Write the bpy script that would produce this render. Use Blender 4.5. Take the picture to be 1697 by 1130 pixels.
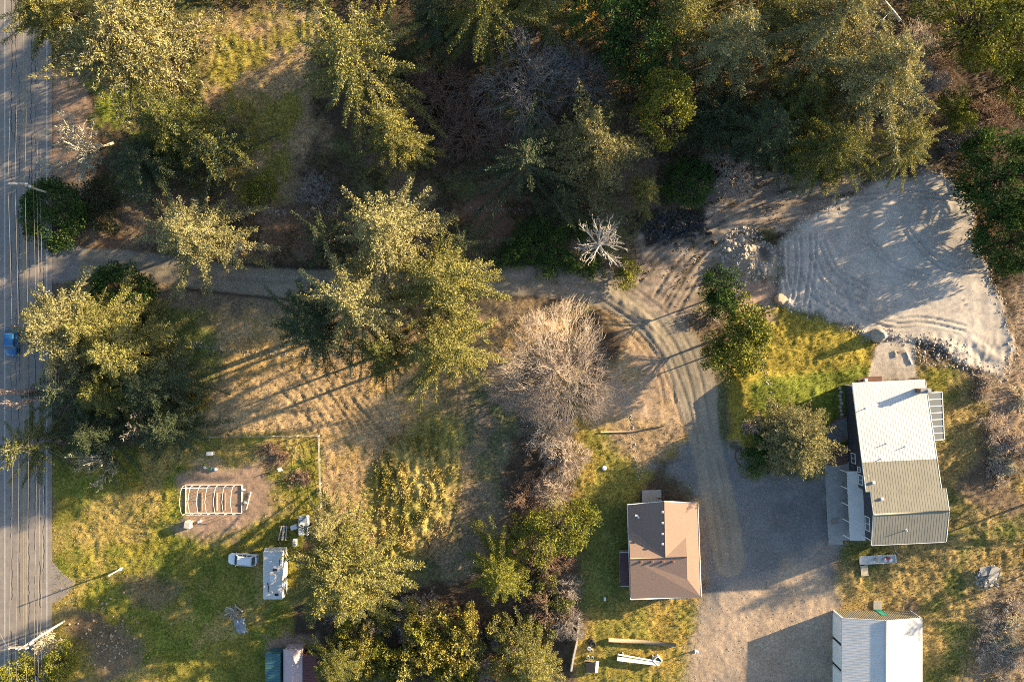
import bpy, math, random
import numpy as np
from mathutils import Vector, Matrix

# ------------------------------------------------------------------ scene, camera, sky, sun
for o in list(bpy.data.objects): bpy.data.objects.remove(o, do_unlink=True)
S = bpy.context.scene
COL = S.collection
H = 113.0                      # drone height above the ground, metres
SUN_EL, SUN_AZ = 12.0, 20.6    # elevation; direction the light comes from, degrees from +X towards +Y

cam = bpy.data.cameras.new('camera'); cam_o = bpy.data.objects.new('camera', cam); COL.objects.link(cam_o)
cam.sensor_width = 36; cam.lens = 36*H/169.7; cam.clip_end = 6000; cam.clip_start = 1
cam_o.location = (0, 0, H); cam_o.rotation_euler = (0, 0, 0)
S.camera = cam_o

W = bpy.data.worlds.new('World'); S.world = W; W.use_nodes = True
nt = W.node_tree; nt.nodes.clear()
sky = nt.nodes.new('ShaderNodeTexSky'); sky.sky_type = 'NISHITA'; sky.sun_disc = False
sky.sun_elevation = math.radians(SUN_EL); sky.sun_rotation = math.radians(90-SUN_AZ)
sky.air_density = 1.0; sky.dust_density = 1.2; sky.ozone_density = 1.5
bg = nt.nodes.new('ShaderNodeBackground'); bg.inputs['Strength'].default_value = 0.075
wo = nt.nodes.new('ShaderNodeOutputWorld')
nt.links.new(sky.outputs[0], bg.inputs[0]); nt.links.new(bg.outputs[0], wo.inputs[0])

sun = bpy.data.lights.new('sun', 'SUN'); sun.energy = 5.0; sun.angle = math.radians(0.55); sun.color = (1.0, 0.77, 0.47)
sun_o = bpy.data.objects.new('sun', sun); COL.objects.link(sun_o)
e, a = math.radians(SUN_EL), math.radians(SUN_AZ)
LDIR = Vector((math.cos(e)*math.cos(a), math.cos(e)*math.sin(a), math.sin(e)))
sun_o.rotation_euler = LDIR.to_track_quat('Z', 'Y').to_euler(); sun_o.location = LDIR*300

S.render.engine = 'CYCLES'
S.cycles.use_denoising = False; S.cycles.filter_width = 1.0; S.cycles.max_bounces = 5; S.cycles.diffuse_bounces = 3; S.cycles.sample_clamp_indirect = 4
vs = S.view_settings; vs.view_transform = 'Standard'; vs.look = 'None'; vs.gamma = 1.0; vs.exposure = 2.2
S.render.resolution_x = 1024; S.render.resolution_y = 681

# ------------------------------------------------------------------ helpers
def P(px, py, z=0.0):
    "world x, y of photo pixel (px, py) at height z"
    k = 0.1*(H-z)/H
    return ((px-848.5)*k, -(py-565)*k)

_rs = np.random.RandomState(7)
TAB = _rs.rand(256, 256)
def vnoise(x, y, seed=0):
    x = np.asarray(x, float)+seed*17.31; y = np.asarray(y, float)+seed*9.77
    xi = np.floor(x).astype(int); yi = np.floor(y).astype(int); fx = x-xi; fy = y-yi
    fx = fx*fx*(3-2*fx); fy = fy*fy*(3-2*fy)
    a = TAB[xi & 255, yi & 255]; b = TAB[(xi+1) & 255, yi & 255]; c = TAB[xi & 255, (yi+1) & 255]; d = TAB[(xi+1) & 255, (yi+1) & 255]
    return (a*(1-fx)+b*fx)*(1-fy)+(c*(1-fx)+d*fx)*fy
def fbm(x, y, s, seed=0, octv=4):
    r = 0; amp = .5; tot = 0
    for o in range(octv):
        r = r+amp*vnoise(x/s, y/s, seed+o*3); tot += amp; amp *= .55; s *= .5
    return r/tot
def sstep(a, b, x):
    t = np.clip((x-a)/(b-a), 0, 1); return t*t*(3-2*t)

def tag(o, label=None, cat=None, group=None, kind=None):
    if label: o['label'] = label
    if cat: o['category'] = cat
    if group: o['group'] = group
    if kind: o['kind'] = kind
    return o
def link(name, me, mat=None, parent=None):
    o = bpy.data.objects.new(name, me); COL.objects.link(o)
    if mat is not None and me is not None and not me.materials: me.materials.append(mat)
    if parent is not None: o.parent = parent
    return o
def empty(name, loc, rz=0.0):
    o = bpy.data.objects.new(name, None); COL.objects.link(o); o.location = loc; o.rotation_euler = (0, 0, rz); o.empty_display_size = .3
    return o
def copy_tree(o, parent=None):
    c = o.copy(); COL.objects.link(c)
    if parent is not None: c.parent = parent
    for ch in o.children: copy_tree(ch, c)
    return c

def np_mesh(name, V, F, tint=None, col=None, smooth=False):
    "V (n,3); F (m,3) or (m,4) integer array"
    me = bpy.data.meshes.new(name)
    V = np.ascontiguousarray(V, dtype=np.float32); F = np.ascontiguousarray(F, dtype=np.int32)
    k = F.shape[1]; m = F.shape[0]
    me.vertices.add(len(V)); me.vertices.foreach_set('co', V.ravel())
    me.loops.add(m*k); me.loops.foreach_set('vertex_index', F.ravel())
    me.polygons.add(m); me.polygons.foreach_set('loop_start', np.arange(0, m*k, k, dtype=np.int32))
    me.polygons.foreach_set('loop_total', np.full(m, k, dtype=np.int32))
    if smooth: me.polygons.foreach_set('use_smooth', np.ones(m, dtype=bool))
    me.update(calc_edges=True)
    if tint is not None:
        at = me.attributes.new('tint', 'FLOAT', 'POINT'); at.data.foreach_set('value', np.ascontiguousarray(tint, dtype=np.float32))
    if col is not None:
        at = me.attributes.new('tone', 'FLOAT_COLOR', 'POINT'); at.data.foreach_set('color', np.ascontiguousarray(col, dtype=np.float32).ravel())
    return me

class MB:
    "collects simple shapes into one mesh"
    def __init__(s): s.v = []; s.f = []; s.sm = []
    def add(s, vs, fs, smooth=False):
        n = len(s.v); s.v += [tuple(v) for v in vs]; s.f += [tuple(i+n for i in f) for f in fs]; s.sm += [smooth]*len(fs); return s
    def box(s, c, d, rz=0.0, bev=0.0, rx=0.0, ry=0.0):
        hx, hy, hz = d[0]/2, d[1]/2, d[2]/2
        M = Matrix.Translation(c) @ Matrix.Rotation(rz, 4, 'Z') @ Matrix.Rotation(ry, 4, 'Y') @ Matrix.Rotation(rx, 4, 'X')
        if bev <= 0:
            vs = [(x, y, z) for z in (-hz, hz) for x, y in ((-hx, -hy), (hx, -hy), (hx, hy), (-hx, hy))]
            fs = [(3, 2, 1, 0), (4, 5, 6, 7), (0, 1, 5, 4), (1, 2, 6, 5), (2, 3, 7, 6), (3, 0, 4, 7)]
        else:
            b = bev; rings = []
            for z, i in ((-hz, b), (-hz+b, 0), (hz-b, 0), (hz, b)):
                X, Y = hx-i, hy-i
                rings.append([(-X+b, -Y, z), (X-b, -Y, z), (X, -Y+b, z), (X, Y-b, z), (X-b, Y, z), (-X+b, Y, z), (-X, Y-b, z), (-X, -Y+b, z)])
            vs = [p for r in rings for p in r]; fs = [tuple(reversed(range(8))), tuple(range(24, 32))]
            for k in range(3):
                for j in range(8): fs.append((k*8+j, k*8+(j+1) % 8, (k+1)*8+(j+1) % 8, (k+1)*8+j))
        return s.add([M @ Vector(v) for v in vs], fs)
    def prism(s, pts, z0, z1):
        "pts: xy polygon (any winding); z0/z1 numbers or lists"
        n = len(pts); A = sum(pts[i][0]*pts[(i+1) % n][1]-pts[(i+1) % n][0]*pts[i][1] for i in range(n))
        idx = list(range(n)) if A > 0 else list(reversed(range(n)))
        g = lambda z, i: z[i] if isinstance(z, (list, tuple)) else z
        vs = [(pts[i][0], pts[i][1], g(z0, i)) for i in idx]+[(pts[i][0], pts[i][1], g(z1, i)) for i in idx]
        fs = [tuple(reversed(range(n))), tuple(range(n, 2*n))]+[(i, (i+1) % n, n+(i+1) % n, n+i) for i in range(n)]
        return s.add(vs, fs)
    def slab(s, pts3, th):
        return s.prism([(p[0], p[1]) for p in pts3], [p[2]-th for p in pts3], [p[2] for p in pts3])
    def tube(s, pts, rad, n=6, caps=True):
        pts = [Vector(p) for p in pts]; k = len(pts)
        if not isinstance(rad, (list, tuple)): rad = [rad]*k
        vs = []; ref = Vector((0, 0, 1))
        for i, p in enumerate(pts):
            t = (pts[min(i+1, k-1)]-pts[max(i-1, 0)]).normalized()
            r = ref if abs(t.dot(ref)) < .95 else Vector((1, 0, 0))
            u = t.cross(r).normalized(); w = u.cross(t).normalized()
            for j in range(n):
                an = 2*math.pi*j/n; vs.append(p+(u*math.cos(an)+w*math.sin(an))*rad[i])
        fs = [(i*n+j, i*n+(j+1) % n, (i+1)*n+(j+1) % n, (i+1)*n+j) for i in range(k-1) for j in range(n)]
        if caps: fs += [tuple(range(n)), tuple(reversed(range((k-1)*n, k*n)))]
        return s.add(vs, fs, True)
    def lathe(s, prof, c=(0, 0, 0), n=16):
        vs = []; fs = []
        for r, z in prof:
            for j in range(n):
                an = 2*math.pi*j/n; vs.append((c[0]+r*math.cos(an), c[1]+r*math.sin(an), c[2]+z))
        for i in range(len(prof)-1):
            for j in range(n): fs.append((i*n+j, i*n+(j+1) % n, (i+1)*n+(j+1) % n, (i+1)*n+j))
        fs += [tuple(reversed(range(n))), tuple(range((len(prof)-1)*n, len(prof)*n))]
        return s.add(vs, fs, True)
    def wheel(s, c, r, w, axis=(0, 1, 0), n=16):
        ax = Vector(axis).normalized(); c = Vector(c)
        return s.tube([c-ax*w/2, c-ax*w*.42, c+ax*w*.42, c+ax*w/2], [r*.9, r, r, r*.9], n)
    def build(s, name, mat, parent=None):
        me = bpy.data.meshes.new(name); me.from_pydata(s.v, [], s.f)
        me.polygons.foreach_set('use_smooth', s.sm); me.update()
        return link(name, me, mat, parent)

def rock_mesh(seed, r=1.0, flat=.7, sub=2):
    import bmesh
    bm = bmesh.new(); bmesh.ops.create_icosphere(bm, subdivisions=sub, radius=1)
    rg = random.Random(seed); ax = [Vector((rg.gauss(0, 1), rg.gauss(0, 1), rg.gauss(0, 1))).normalized() for _ in range(7)]; cut = [rg.uniform(.6, .95) for _ in range(7)]
    for v in bm.verts:
        p = v.co.copy()
        for n_, c_ in zip(ax, cut):
            d = p.dot(n_)
            if d > c_: p -= n_*(d-c_)
        v.co = p*(1+rg.uniform(-.05, .05))*r; v.co.z *= flat
    me = bpy.data.meshes.new('rock'); bm.to_mesh(me); bm.free(); return me

# ------------------------------------------------------------------ materials
def mat(name, color, rough=.8, var=.15, scale=3.0, metal=0.0, bump=0.0, col2=None, spec=.3):
    m = bpy.data.materials.new(name); m.use_nodes = True; t = m.node_tree; N = t.nodes; L = t.links
    b = N['Principled BSDF']; b.inputs['Roughness'].default_value = rough; b.inputs['Metallic'].default_value = metal
    b.inputs['Specular IOR Level'].default_value = spec
    tc = N.new('ShaderNodeTexCoord'); nz = N.new('ShaderNodeTexNoise'); nz.inputs['Scale'].default_value = scale; nz.inputs['Detail'].default_value = 5; nz.inputs['Roughness'].default_value = .65
    L.new(tc.outputs['Object'], nz.inputs['Vector'])
    rp = N.new('ShaderNodeValToRGB'); rp.color_ramp.elements[0].position = .3; rp.color_ramp.elements[1].position = .7
    c2 = col2 or tuple(min(1, c*(1+var)) for c in color); c1 = color if col2 else tuple(c*(1-var) for c in color)
    rp.color_ramp.elements[0].color = (*c1, 1); rp.color_ramp.elements[1].color = (*c2, 1)
    L.new(nz.outputs['Fac'], rp.inputs['Fac']); L.new(rp.outputs['Color'], b.inputs['Base Color'])
    if bump:
        bp = N.new('ShaderNodeBump'); bp.inputs['Strength'].default_value = bump; bp.inputs['Distance'].default_value = .05
        n2 = N.new('ShaderNodeTexNoise'); n2.inputs['Scale'].default_value = scale*6; n2.inputs['Detail'].default_value = 3
        L.new(tc.outputs['Object'], n2.inputs['Vector']); L.new(n2.outputs['Fac'], bp.inputs['Height']); L.new(bp.outputs['Normal'], b.inputs['Normal'])
    return m
def leaf_mat(name, dark, mid, light, trans=.14):
    m = bpy.data.materials.new(name); m.use_nodes = True; t = m.node_tree; N = t.nodes; L = t.links; N.clear()
    at = N.new('ShaderNodeAttribute'); at.attribute_name = 'tint'
    rp = N.new('ShaderNodeValToRGB'); e = rp.color_ramp.elements; e[0].position = .0; e[1].position = 1.0
    e[0].color = (*dark, 1); e[1].color = (*light, 1); q = e.new(.5); q.color = (*mid, 1)
    d = N.new('ShaderNodeBsdfDiffuse'); tr = N.new('ShaderNodeBsdfTranslucent'); mx = N.new('ShaderNodeMixShader'); mx.inputs[0].default_value = trans
    o = N.new('ShaderNodeOutputMaterial')
    L.new(at.outputs['Fac'], rp.inputs['Fac']); L.new(rp.outputs['Color'], d.inputs['Color']); L.new(rp.outputs['Color'], tr.inputs['Color'])
    L.new(d.outputs[0], mx.inputs[1]); L.new(tr.outputs[0], mx.inputs[2]); L.new(mx.outputs[0], o.inputs[0])
    return m
def tone_mat(name, detail=True):
    "ground: base colour from the vertex attribute 'tone' (alpha = how grassy), broken up by fine noise"
    m = bpy.data.materials.new(name); m.use_nodes = True; t = m.node_tree; N = t.nodes; L = t.links
    b = N['Principled BSDF']; b.inputs['Roughness'].default_value = .95; b.inputs['Specular IOR Level'].default_value = .1
    at = N.new('ShaderNodeAttribute'); at.attribute_name = 'tone'
    if not detail:
        L.new(at.outputs['Color'], b.inputs['Base Color']); return m
    tc = N.new('ShaderNodeTexCoord')
    def noise(sc, dt=4, ro=.7):
        n = N.new('ShaderNodeTexNoise'); n.inputs['Scale'].default_value = sc; n.inputs['Detail'].default_value = dt; n.inputs['Roughness'].default_value = ro
        L.new(tc.outputs['Object'], n.inputs['Vector']); return n.outputs['Fac']
    def rng(x, lo, hi, a=.3, b_=.7):
        r = N.new('ShaderNodeMapRange'); r.inputs['From Min'].default_value = a; r.inputs['From Max'].default_value = b_
        r.inputs['To Min'].default_value = lo; r.inputs['To Max'].default_value = hi; L.new(x, r.inputs['Value']); return r.outputs[0]
    def math_(op, x, y):
        q = N.new('ShaderNodeMath'); q.operation = op
        for i, v in enumerate((x, y)):
            if isinstance(v, (int, float)): q.inputs[i].default_value = v
            else: L.new(v, q.inputs[i])
        return q.outputs[0]
    f1 = rng(noise(2.2), .55, 1.5); f2 = rng(noise(6.0, 4), .5, 1.55); f3 = rng(noise(.35), .85, 1.15)
    f = math_('MULTIPLY', math_('MULTIPLY', f1, f2), f3)
    # bare earth and sand vary less than grass
    amt = math_('ADD', math_('MULTIPLY', at.outputs['Alpha'], .75), .35)
    f = math_('ADD', math_('MULTIPLY', math_('SUBTRACT', f, 1.0), amt), 1.0)
    vm = N.new('ShaderNodeVectorMath'); vm.operation = 'SCALE'; L.new(at.outputs['Color'], vm.inputs[0]); L.new(f, vm.inputs['Scale'])
    L.new(vm.outputs[0], b.inputs['Base Color'])
    bp = N.new('ShaderNodeBump'); bp.inputs['Distance'].default_value = .07
    L.new(math_('ADD', math_('MULTIPLY', at.outputs['Alpha'], .45), .2), bp.inputs['Strength'])
    L.new(math_('ADD', noise(5.0, 5), noise(14.0, 2)), bp.inputs['Height']); L.new(bp.outputs['Normal'], b.inputs['Normal'])
    return m
def glass_mat(name, color=(.05, .07, .09), rough=.08):
    m = bpy.data.materials.new(name); m.use_nodes = True; b = m.node_tree.nodes['Principled BSDF']
    b.inputs['Base Color'].default_value = (*color, 1); b.inputs['Roughness'].default_value = rough; b.inputs['Specular IOR Level'].default_value = .7
    return m

M = {}
M['ground'] = tone_mat('ground_cover'); M['grass'] = tone_mat('grass_blades', False)
M['white'] = mat('white_paint', (.72, .72, .70), .5, .05, 1.5)
M['white_metal'] = mat('white_roof_metal', (.57, .555, .53), .45, .09, .5)
M['olive_metal'] = mat('olive_roof_metal', (.235, .22, .172), .55, .12, .5)
M['slate'] = mat('slate_blue_siding', (.045, .05, .065), .7, .1, 2)
M['tanwall'] = mat('tan_wall', (.34, .29, .21), .7, .08, 2)
M['shingle'] = mat('brown_asphalt_shingle', (.245, .17, .135), .9, .16, 9, bump=.25)
M['shingle_d'] = mat('dark_maroon_shingle', (.10, .055, .06), .9, .15, 8)
M['trim'] = mat('white_trim', (.7, .69, .66), .6, .05)
M['dark'] = mat('dark_rubber', (.02, .02, .022), .7, .1)
M['glass'] = glass_mat('window_glass')
M['clear'] = glass_mat('greenhouse_pane', (.16, .17, .17), .15)
M['concrete'] = mat('concrete', (.30, .29, .27), .9, .15, 1.5, bump=.1)
M['stonepave'] = mat('grey_stone_paving', (.13, .15, .15), .85, .3, 2.5, bump=.2)
M['brick'] = mat('red_brown_brick', (.16, .085, .065), .85, .25, 6, bump=.2)
M['wood'] = mat('weathered_wood', (.26, .20, .14), .85, .25, 4, bump=.15)
M['woodlight'] = mat('pale_lumber', (.52, .45, .33), .8, .12, 4)
M['greywood'] = mat('grey_pole_wood', (.46, .42, .37), .85, .18, 3)
M['metal'] = mat('galvanised_metal', (.45, .46, .47), .4, .08, 3, metal=.4)
M['wire'] = mat('aluminium_cable', (.28, .27, .25), .45, .05)
M['teal'] = mat('teal_metal', (.05, .13, .15), .5, .1, 3)
M['pink'] = mat('faded_pink_tarp', (.48, .36, .36), .7, .1, 1.5)
M['maroon'] = mat('maroon_roofing', (.15, .06, .055), .75, .2, 3)
M['bark'] = mat('brown_bark', (.13, .10, .075), .9, .3, 5, bump=.3)
M['bark_grey'] = mat('grey_bark', (.26, .23, .20), .9, .25, 5)
M['bleached'] = mat('bleached_dead_wood', (.52, .47, .41), .85, .15, 4)
M['lichen'] = mat('lichen_pale_twigs', (.46, .42, .31), .9, .2, 4)
M['twig'] = mat('tan_bare_twigs', (.43, .355, .29), .9, .2, 2)
M['twig_red'] = mat('reddish_bare_twigs', (.22, .145, .105), .9, .25, 2)
M['twig_grey'] = mat('grey_bare_twigs', (.27, .245, .225), .9, .2, 2)
M['twig_pink'] = mat('pinkish_bare_twigs', (.42, .32, .28), .9, .15, 2)
M['stone'] = mat('pale_stone', (.36, .33, .29), .9, .2, 2.5, bump=.3)
M['clod'] = mat('sandy_clod', (.42, .36, .30), .95, .15, 2, bump=.3)
M['stone_tan'] = mat('tan_boulder', (.40, .29, .21), .9, .2, 2, bump=.3)
M['rubble_black'] = mat('black_asphalt_rubble', (.035, .036, .04), .9, .4, 3)
M['asphalt'] = mat('old_grey_asphalt', (.235, .205, .18), .9, .16, .9, bump=.08)
M['seal'] = mat('crack_sealant', (.035, .034, .036), .7, .2)
M['yellow'] = mat('worn_yellow_paint', (.42, .31, .10), .8, .25, 2)
M['linewhite'] = mat('worn_white_paint', (.55, .53, .49), .8, .2, 2)
M['blue_paint'] = mat('blue_car_paint', (.03, .15, .34), .25, .05, spec=.6)
M['car_white'] = mat('white_car_paint', (.75, .76, .77), .25, .02, spec=.6)
M['tarp'] = mat('grey_blue_tarp', (.26, .29, .33), .6, .3, 2)
M['red'] = mat('red_plastic', (.4, .04, .04), .5, .1)
M['green_tub'] = mat('teal_green_plastic', (.02, .22, .17), .4, .1)
M['light_red'] = mat('tail_light_red', (.35, .02, .02), .3, .05)
LF = {}
LF['yellow'] = leaf_mat('yellow_green_needles', (.08, .092, .03), (.22, .21, .066), (.42, .37, .13))
LF['green'] = leaf_mat('green_needles', (.05, .065, .027), (.13, .14, .04), (.28, .25, .075))
LF['blue'] = leaf_mat('blue_green_needles', (.03, .05, .033), (.07, .095, .05), (.15, .16, .075))
LF['pale'] = leaf_mat('pale_straw_needles', (.11, .115, .048), (.28, .26, .115), (.50, .44, .22))
LF['broad'] = leaf_mat('glossy_broad_leaves', (.07, .09, .02), (.17, .18, .035), (.33, .29, .06))
LF['dark'] = leaf_mat('dark_evergreen_leaves', (.025, .055, .018), (.055, .10, .028), (.13, .16, .04))
LF['gold'] = leaf_mat('golden_scrub_leaves', (.09, .09, .028), (.22, .20, .05), (.38, .325, .09))
LF['under'] = leaf_mat('undergrowth_leaves', (.028, .04, .02), (.06, .062, .03), (.13, .10, .05))

# ------------------------------------------------------------------ terrain field
STEP = .25
far = [2, 5, 10, 20, 45, 90, 180, 400, 900, 1900]
gx = np.arange(-91, 91.01, STEP); gy = np.arange(-63, 63.01, STEP)
GX0, GY0, NX0, NY0 = gx[0], gy[0], len(gx), len(gy)
gx = np.concatenate([[gx[0]-f for f in reversed(far)], gx, [gx[-1]+f for f in far]])
gy = np.concatenate([[gy[0]-f for f in reversed(far)], gy, [gy[-1]+f for f in far]])
NF = len(far)
X, Y = np.meshgrid(gx, gy)                      # rows = y
PX = X/0.1+848.5; PY = -Y/0.1+565               # photo pixels of the ground points
def sd_poly(poly, wob=0.0, ws=3.0, seed=1):
    "signed distance in metres to a pixel polygon, negative inside, edge roughened by noise"
    d2 = np.full(X.shape, 1e9); ins = np.zeros(X.shape, bool); n = len(poly)
    for i in range(n):
        x1, y1 = poly[i]; x2, y2 = poly[(i+1) % n]
        ex, ey = x2-x1, y2-y1; t = np.clip(((PX-x1)*ex+(PY-y1)*ey)/(ex*ex+ey*ey+1e-9), 0, 1)
        d2 = np.minimum(d2, (PX-x1-t*ex)**2+(PY-y1-t*ey)**2)
        c = ((y1 > PY) != (y2 > PY)) & (PX < (x2-x1)*(PY-y1)/(y2-y1+1e-9)+x1); ins ^= c
    d = np.sqrt(d2)*.1*np.where(ins, -1, 1)
    if wob: d = d+wob*2*(fbm(X, Y, ws, seed)-.5)*2
    return d
def d_line(pts):
    "distance in metres to a pixel polyline, and the signed side"
    global END
    d2 = np.full(X.shape, 1e9); side = np.zeros(X.shape); END = np.ones(X.shape); last = len(pts)-2
    for k, ((x1, y1), (x2, y2)) in enumerate(zip(pts[:-1], pts[1:])):
        ex, ey = x2-x1, y2-y1; tr = ((PX-x1)*ex+(PY-y1)*ey)/(ex*ex+ey*ey); t = np.clip(tr, 0, 1)
        if k == 0: END = np.where(tr < .2, np.clip(tr*5, 0, 1), END)
        if k == last: END = np.where(tr > .8, END*np.clip((1-tr)*5, 0, 1), END)
        q = (PX-x1-t*ex)**2+(PY-y1-t*ey)**2; m = q < d2
        d2 = np.where(m, q, d2); side = np.where(m, np.sign(ex*(PY-y1)-ey*(PX-x1)), side)
    return np.sqrt(d2)*.1, side
def smooth_line(pts, n=8):
    out = []
    for i in range(len(pts)-1):
        p0 = pts[max(i-1, 0)]; p1 = pts[i]; p2 = pts[i+1]; p3 = pts[min(i+2, len(pts)-1)]
        for k in range(n):
            t = k/n
            out.append(tuple(.5*(2*p1[j]+(p2[j]-p0[j])*t+(2*p0[j]-5*p1[j]+4*p2[j]-p3[j])*t*t+(3*p1[j]-p0[j]-3*p2[j]+p3[j])*t**3) for j in (0, 1)))
    return out+[pts[-1]]

TAN = (.35, .245, .13); BROWN = (.16, .115, .075); HUMUS = (.075, .055, .038); GREEN = (.075, .105, .025); YGREEN = (.20, .175, .035)
GOLD = (.33, .215, .06); DIRT = (.28, .195, .14); GRAVEL = (.25, .22, .18); DGRAVEL = (.155, .15, .145); SAND = (.41, .365, .315); MUD = (.215, .172, .135)
BLACK = (.04, .04, .045); REDB = (.15, .09, .055); PINKT = (.36, .25, .185)
A = np.zeros(X.shape+(4,)); Z = np.zeros(X.shape)
n_big = fbm(X, Y, 22, 3); n_mid = fbm(X, Y, 6, 5); n_sm = fbm(X, Y, 1.6, 8); n_fine = fbm(X, Y, .7, 12, 2)
def setmix(w, col, grass):
    c = np.array(list(col)+[grass]); A[:] = A*(1-w[..., None])+c*w[..., None]
def layer(poly, col, grass, soft=1.2, wob=1.2, seed=1, amt=1.0, mottle=None, ws=3.0):
    d = sd_poly(poly, wob, ws, seed); w = (1-sstep(-soft, soft, d))*amt
    if mottle is not None: w = w*sstep(mottle-.1, mottle+.1, fbm(X, Y, 4.5, seed+20))
    setmix(w, col, grass); return d
A[:] = list(BROWN)+[.8]
setmix(sstep(.42, .62, n_big), HUMUS, .6)
setmix(sstep(.5, .65, n_mid)*.5, GREEN, .9)
# verge east of the road and the clearing among the conifers
layer([(84, 120), (150, 120), (150, 330), (84, 330)], DIRT, .4, 1.0, .8, 2)
layer([(320, 20), (520, 20), (530, 250), (450, 335), (390, 330), (400, 200), (330, 120)], TAN, 1, 2, 2, 3, .75)
layer([(320, 20), (520, 20), (530, 250), (450, 335), (390, 330), (400, 200), (330, 120)], YGREEN, 1, 2, 2, 4, .9, .47)
layer([(150, 130), (230, 140), (230, 215), (160, 215)], (.16, .18, .03), 1, 1, 1.5, 5)
layer([(930, 0), (1000, 0), (1010, 60), (930, 70)], GOLD, 1, 1.5, 2, 6)
layer([(110, 340), (560, 345), (740, 380), (760, 450), (110, 425)], BROWN, .8, 2, 1.5, 7)
layer([(110, 340), (560, 345), (740, 380), (760, 450), (110, 425)], REDB, .7, 2, 1.5, 8, .7, .5)
layer([(748, 335), (790, 318), (850, 325), (866, 360), (840, 392), (770, 398), (745, 370)], REDB, .35, .6, .5, 9)
# the central meadow
meadow = [(240, 465), (470, 500), (800, 492), (930, 500), (960, 560), (900, 700), (850, 780), (800, 930), (700, 990), (620, 960), (530, 835), (530, 722), (330, 722), (300, 640), (270, 560)]
layer(meadow, TAN, .75, 2.0, 1.2, 11)
layer(meadow, GOLD, .9, 2.0, 1.2, 12, .5, .55)
layer([(255, 500), (340, 500), (365, 560), (350, 625), (280, 620)], (.10, .13, .03), 1, 2, 1.5, 13, .85)
layer([(240, 465), (470, 500), (800, 492), (930, 500), (930, 530), (700, 540), (400, 520), (260, 500)], (.19, .145, .095), .6, 1.5, 1, 14)
layer([(740, 640), (900, 600), (900, 700), (850, 800), (800, 950), (700, 990), (650, 960), (760, 880), (780, 760)], (.21, .165, .11), 1, 2.5, 2, 15)  # shade of the eastern meadow painted into the tone, with the mottle below
layer([(700, 640), (900, 600), (900, 700), (850, 800), (800, 950), (700, 990), (650, 960)], (.10, .12, .045), 1, 2.5, 2, 16, .7, .54)
tallf = [(610, 800), (640, 745), (720, 690), (765, 700), (760, 800), (735, 870), (690, 935), (640, 930), (600, 860)]
d_tall = layer(tallf, (.33, .26, .085), 1, 1.5, 1, 17)
layer(tallf, (.18, .17, .04), 1, 1.5, 1, 18, .7, .54)
# lower left lawn with its bare and stony patches
lawn = [(88, 745), (250, 740), (330, 722), (530, 724), (530, 835), (500, 900), (480, 1060), (520, 1140), (96, 1140), (88, 950)]
layer(lawn, YGREEN, 1, .8, .6, 21)
layer(lawn, (.13, .15, .025), 1, .8, .6, 22, .8, .53)
layer(lawn, (.30, .22, .075), 1, .8, .6, 23, .8, .56, 6)
layer([(300, 795), (345, 770), (430, 760), (450, 800), (440, 845), (420, 880), (345, 893), (305, 880)], DIRT, .25, 1.6, 1.5, 24)
layer([(420, 740), (465, 735), (470, 765), (440, 775)], BROWN, .6, 1, 1, 25); layer([(475, 775), (515, 775), (520, 805), (480, 810)], BROWN, .6, 1, 1, 26)
layer([(110, 1020), (170, 1005), (235, 1025), (235, 1075), (190, 1130), (120, 1130)], BROWN, .5, 1.5, 2, 27, .9, .4)
layer([(185, 945), (250, 950), (300, 980), (270, 1005), (200, 985)], BROWN, .7, 1.5, 1.5, 28, .7)
layer([(440, 1050), (530, 1050), (540, 1090), (440, 1085)], DIRT, .4, 1, 1, 29)
# thicket strip, lower scrub, forest on the right
layer([(850, 720), (955, 700), (965, 1140), (840, 1140), (840, 980), (870, 900), (840, 820)], HUMUS, .6, 1.5, 1.5, 31)
layer([(530, 1000), (860, 960), (870, 1140), (520, 1140)], HUMUS, .8, 2, 2, 32)
layer([(1540, 130), (1697, 60), (1760, 60), (1760, 620), (1680, 600), (1640, 450), (1600, 320), (1540, 270)], HUMUS, .6, 1.5, 1.5, 33)
layer([(1655, 480), (1760, 480), (1760, 780), (1640, 760), (1600, 690), (1600, 640), (1680, 600)], (.25, .18, .12), .8, 2, 2, 34)
# house side yards
layer([(1515, 595), (1600, 610), (1650, 700), (1620, 790), (1760, 800), (1760, 1140), (1520, 1140), (1530, 1000), (1375, 1012), (1395, 890), (1560, 890), (1545, 760)], (.26, .19, .075), 1, 1.2, 1.2, 36)
layer([(1515, 595), (1600, 610), (1650, 700), (1620, 790), (1760, 800), (1760, 1140), (1520, 1140), (1530, 1000), (1375, 1012), (1395, 890), (1560, 890), (1545, 760)], GREEN, 1, 1.2, 1.2, 37, .75, .55)
layer([(1520, 600), (1580, 610), (1585, 650), (1545, 655)], YGREEN, 1, .8, 1, 38)
layer([(1590, 770), (1680, 780), (1690, 850), (1600, 850)], BROWN, .6, 2, 2, 39)
layer([(1620, 980), (1760, 940), (1760, 1140), (1600, 1140)], (.22, .165, .11), .9, 2, 2, 40)
d_lawn = layer([(1205, 640), (1225, 590), (1290, 505), (1380, 532), (1455, 562), (1445, 622), (1412, 636), (1415, 770), (1300, 690), (1235, 745), (1212, 745)], (.24, .19, .035), 1, .8, .6, 41)
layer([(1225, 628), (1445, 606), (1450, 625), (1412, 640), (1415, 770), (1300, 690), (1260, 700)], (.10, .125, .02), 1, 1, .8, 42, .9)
layer([(1200, 440), (1260, 460), (1290, 505), (1270, 530), (1200, 500)], PINKT, .4, 1.2, 1.2, 43)
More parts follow.
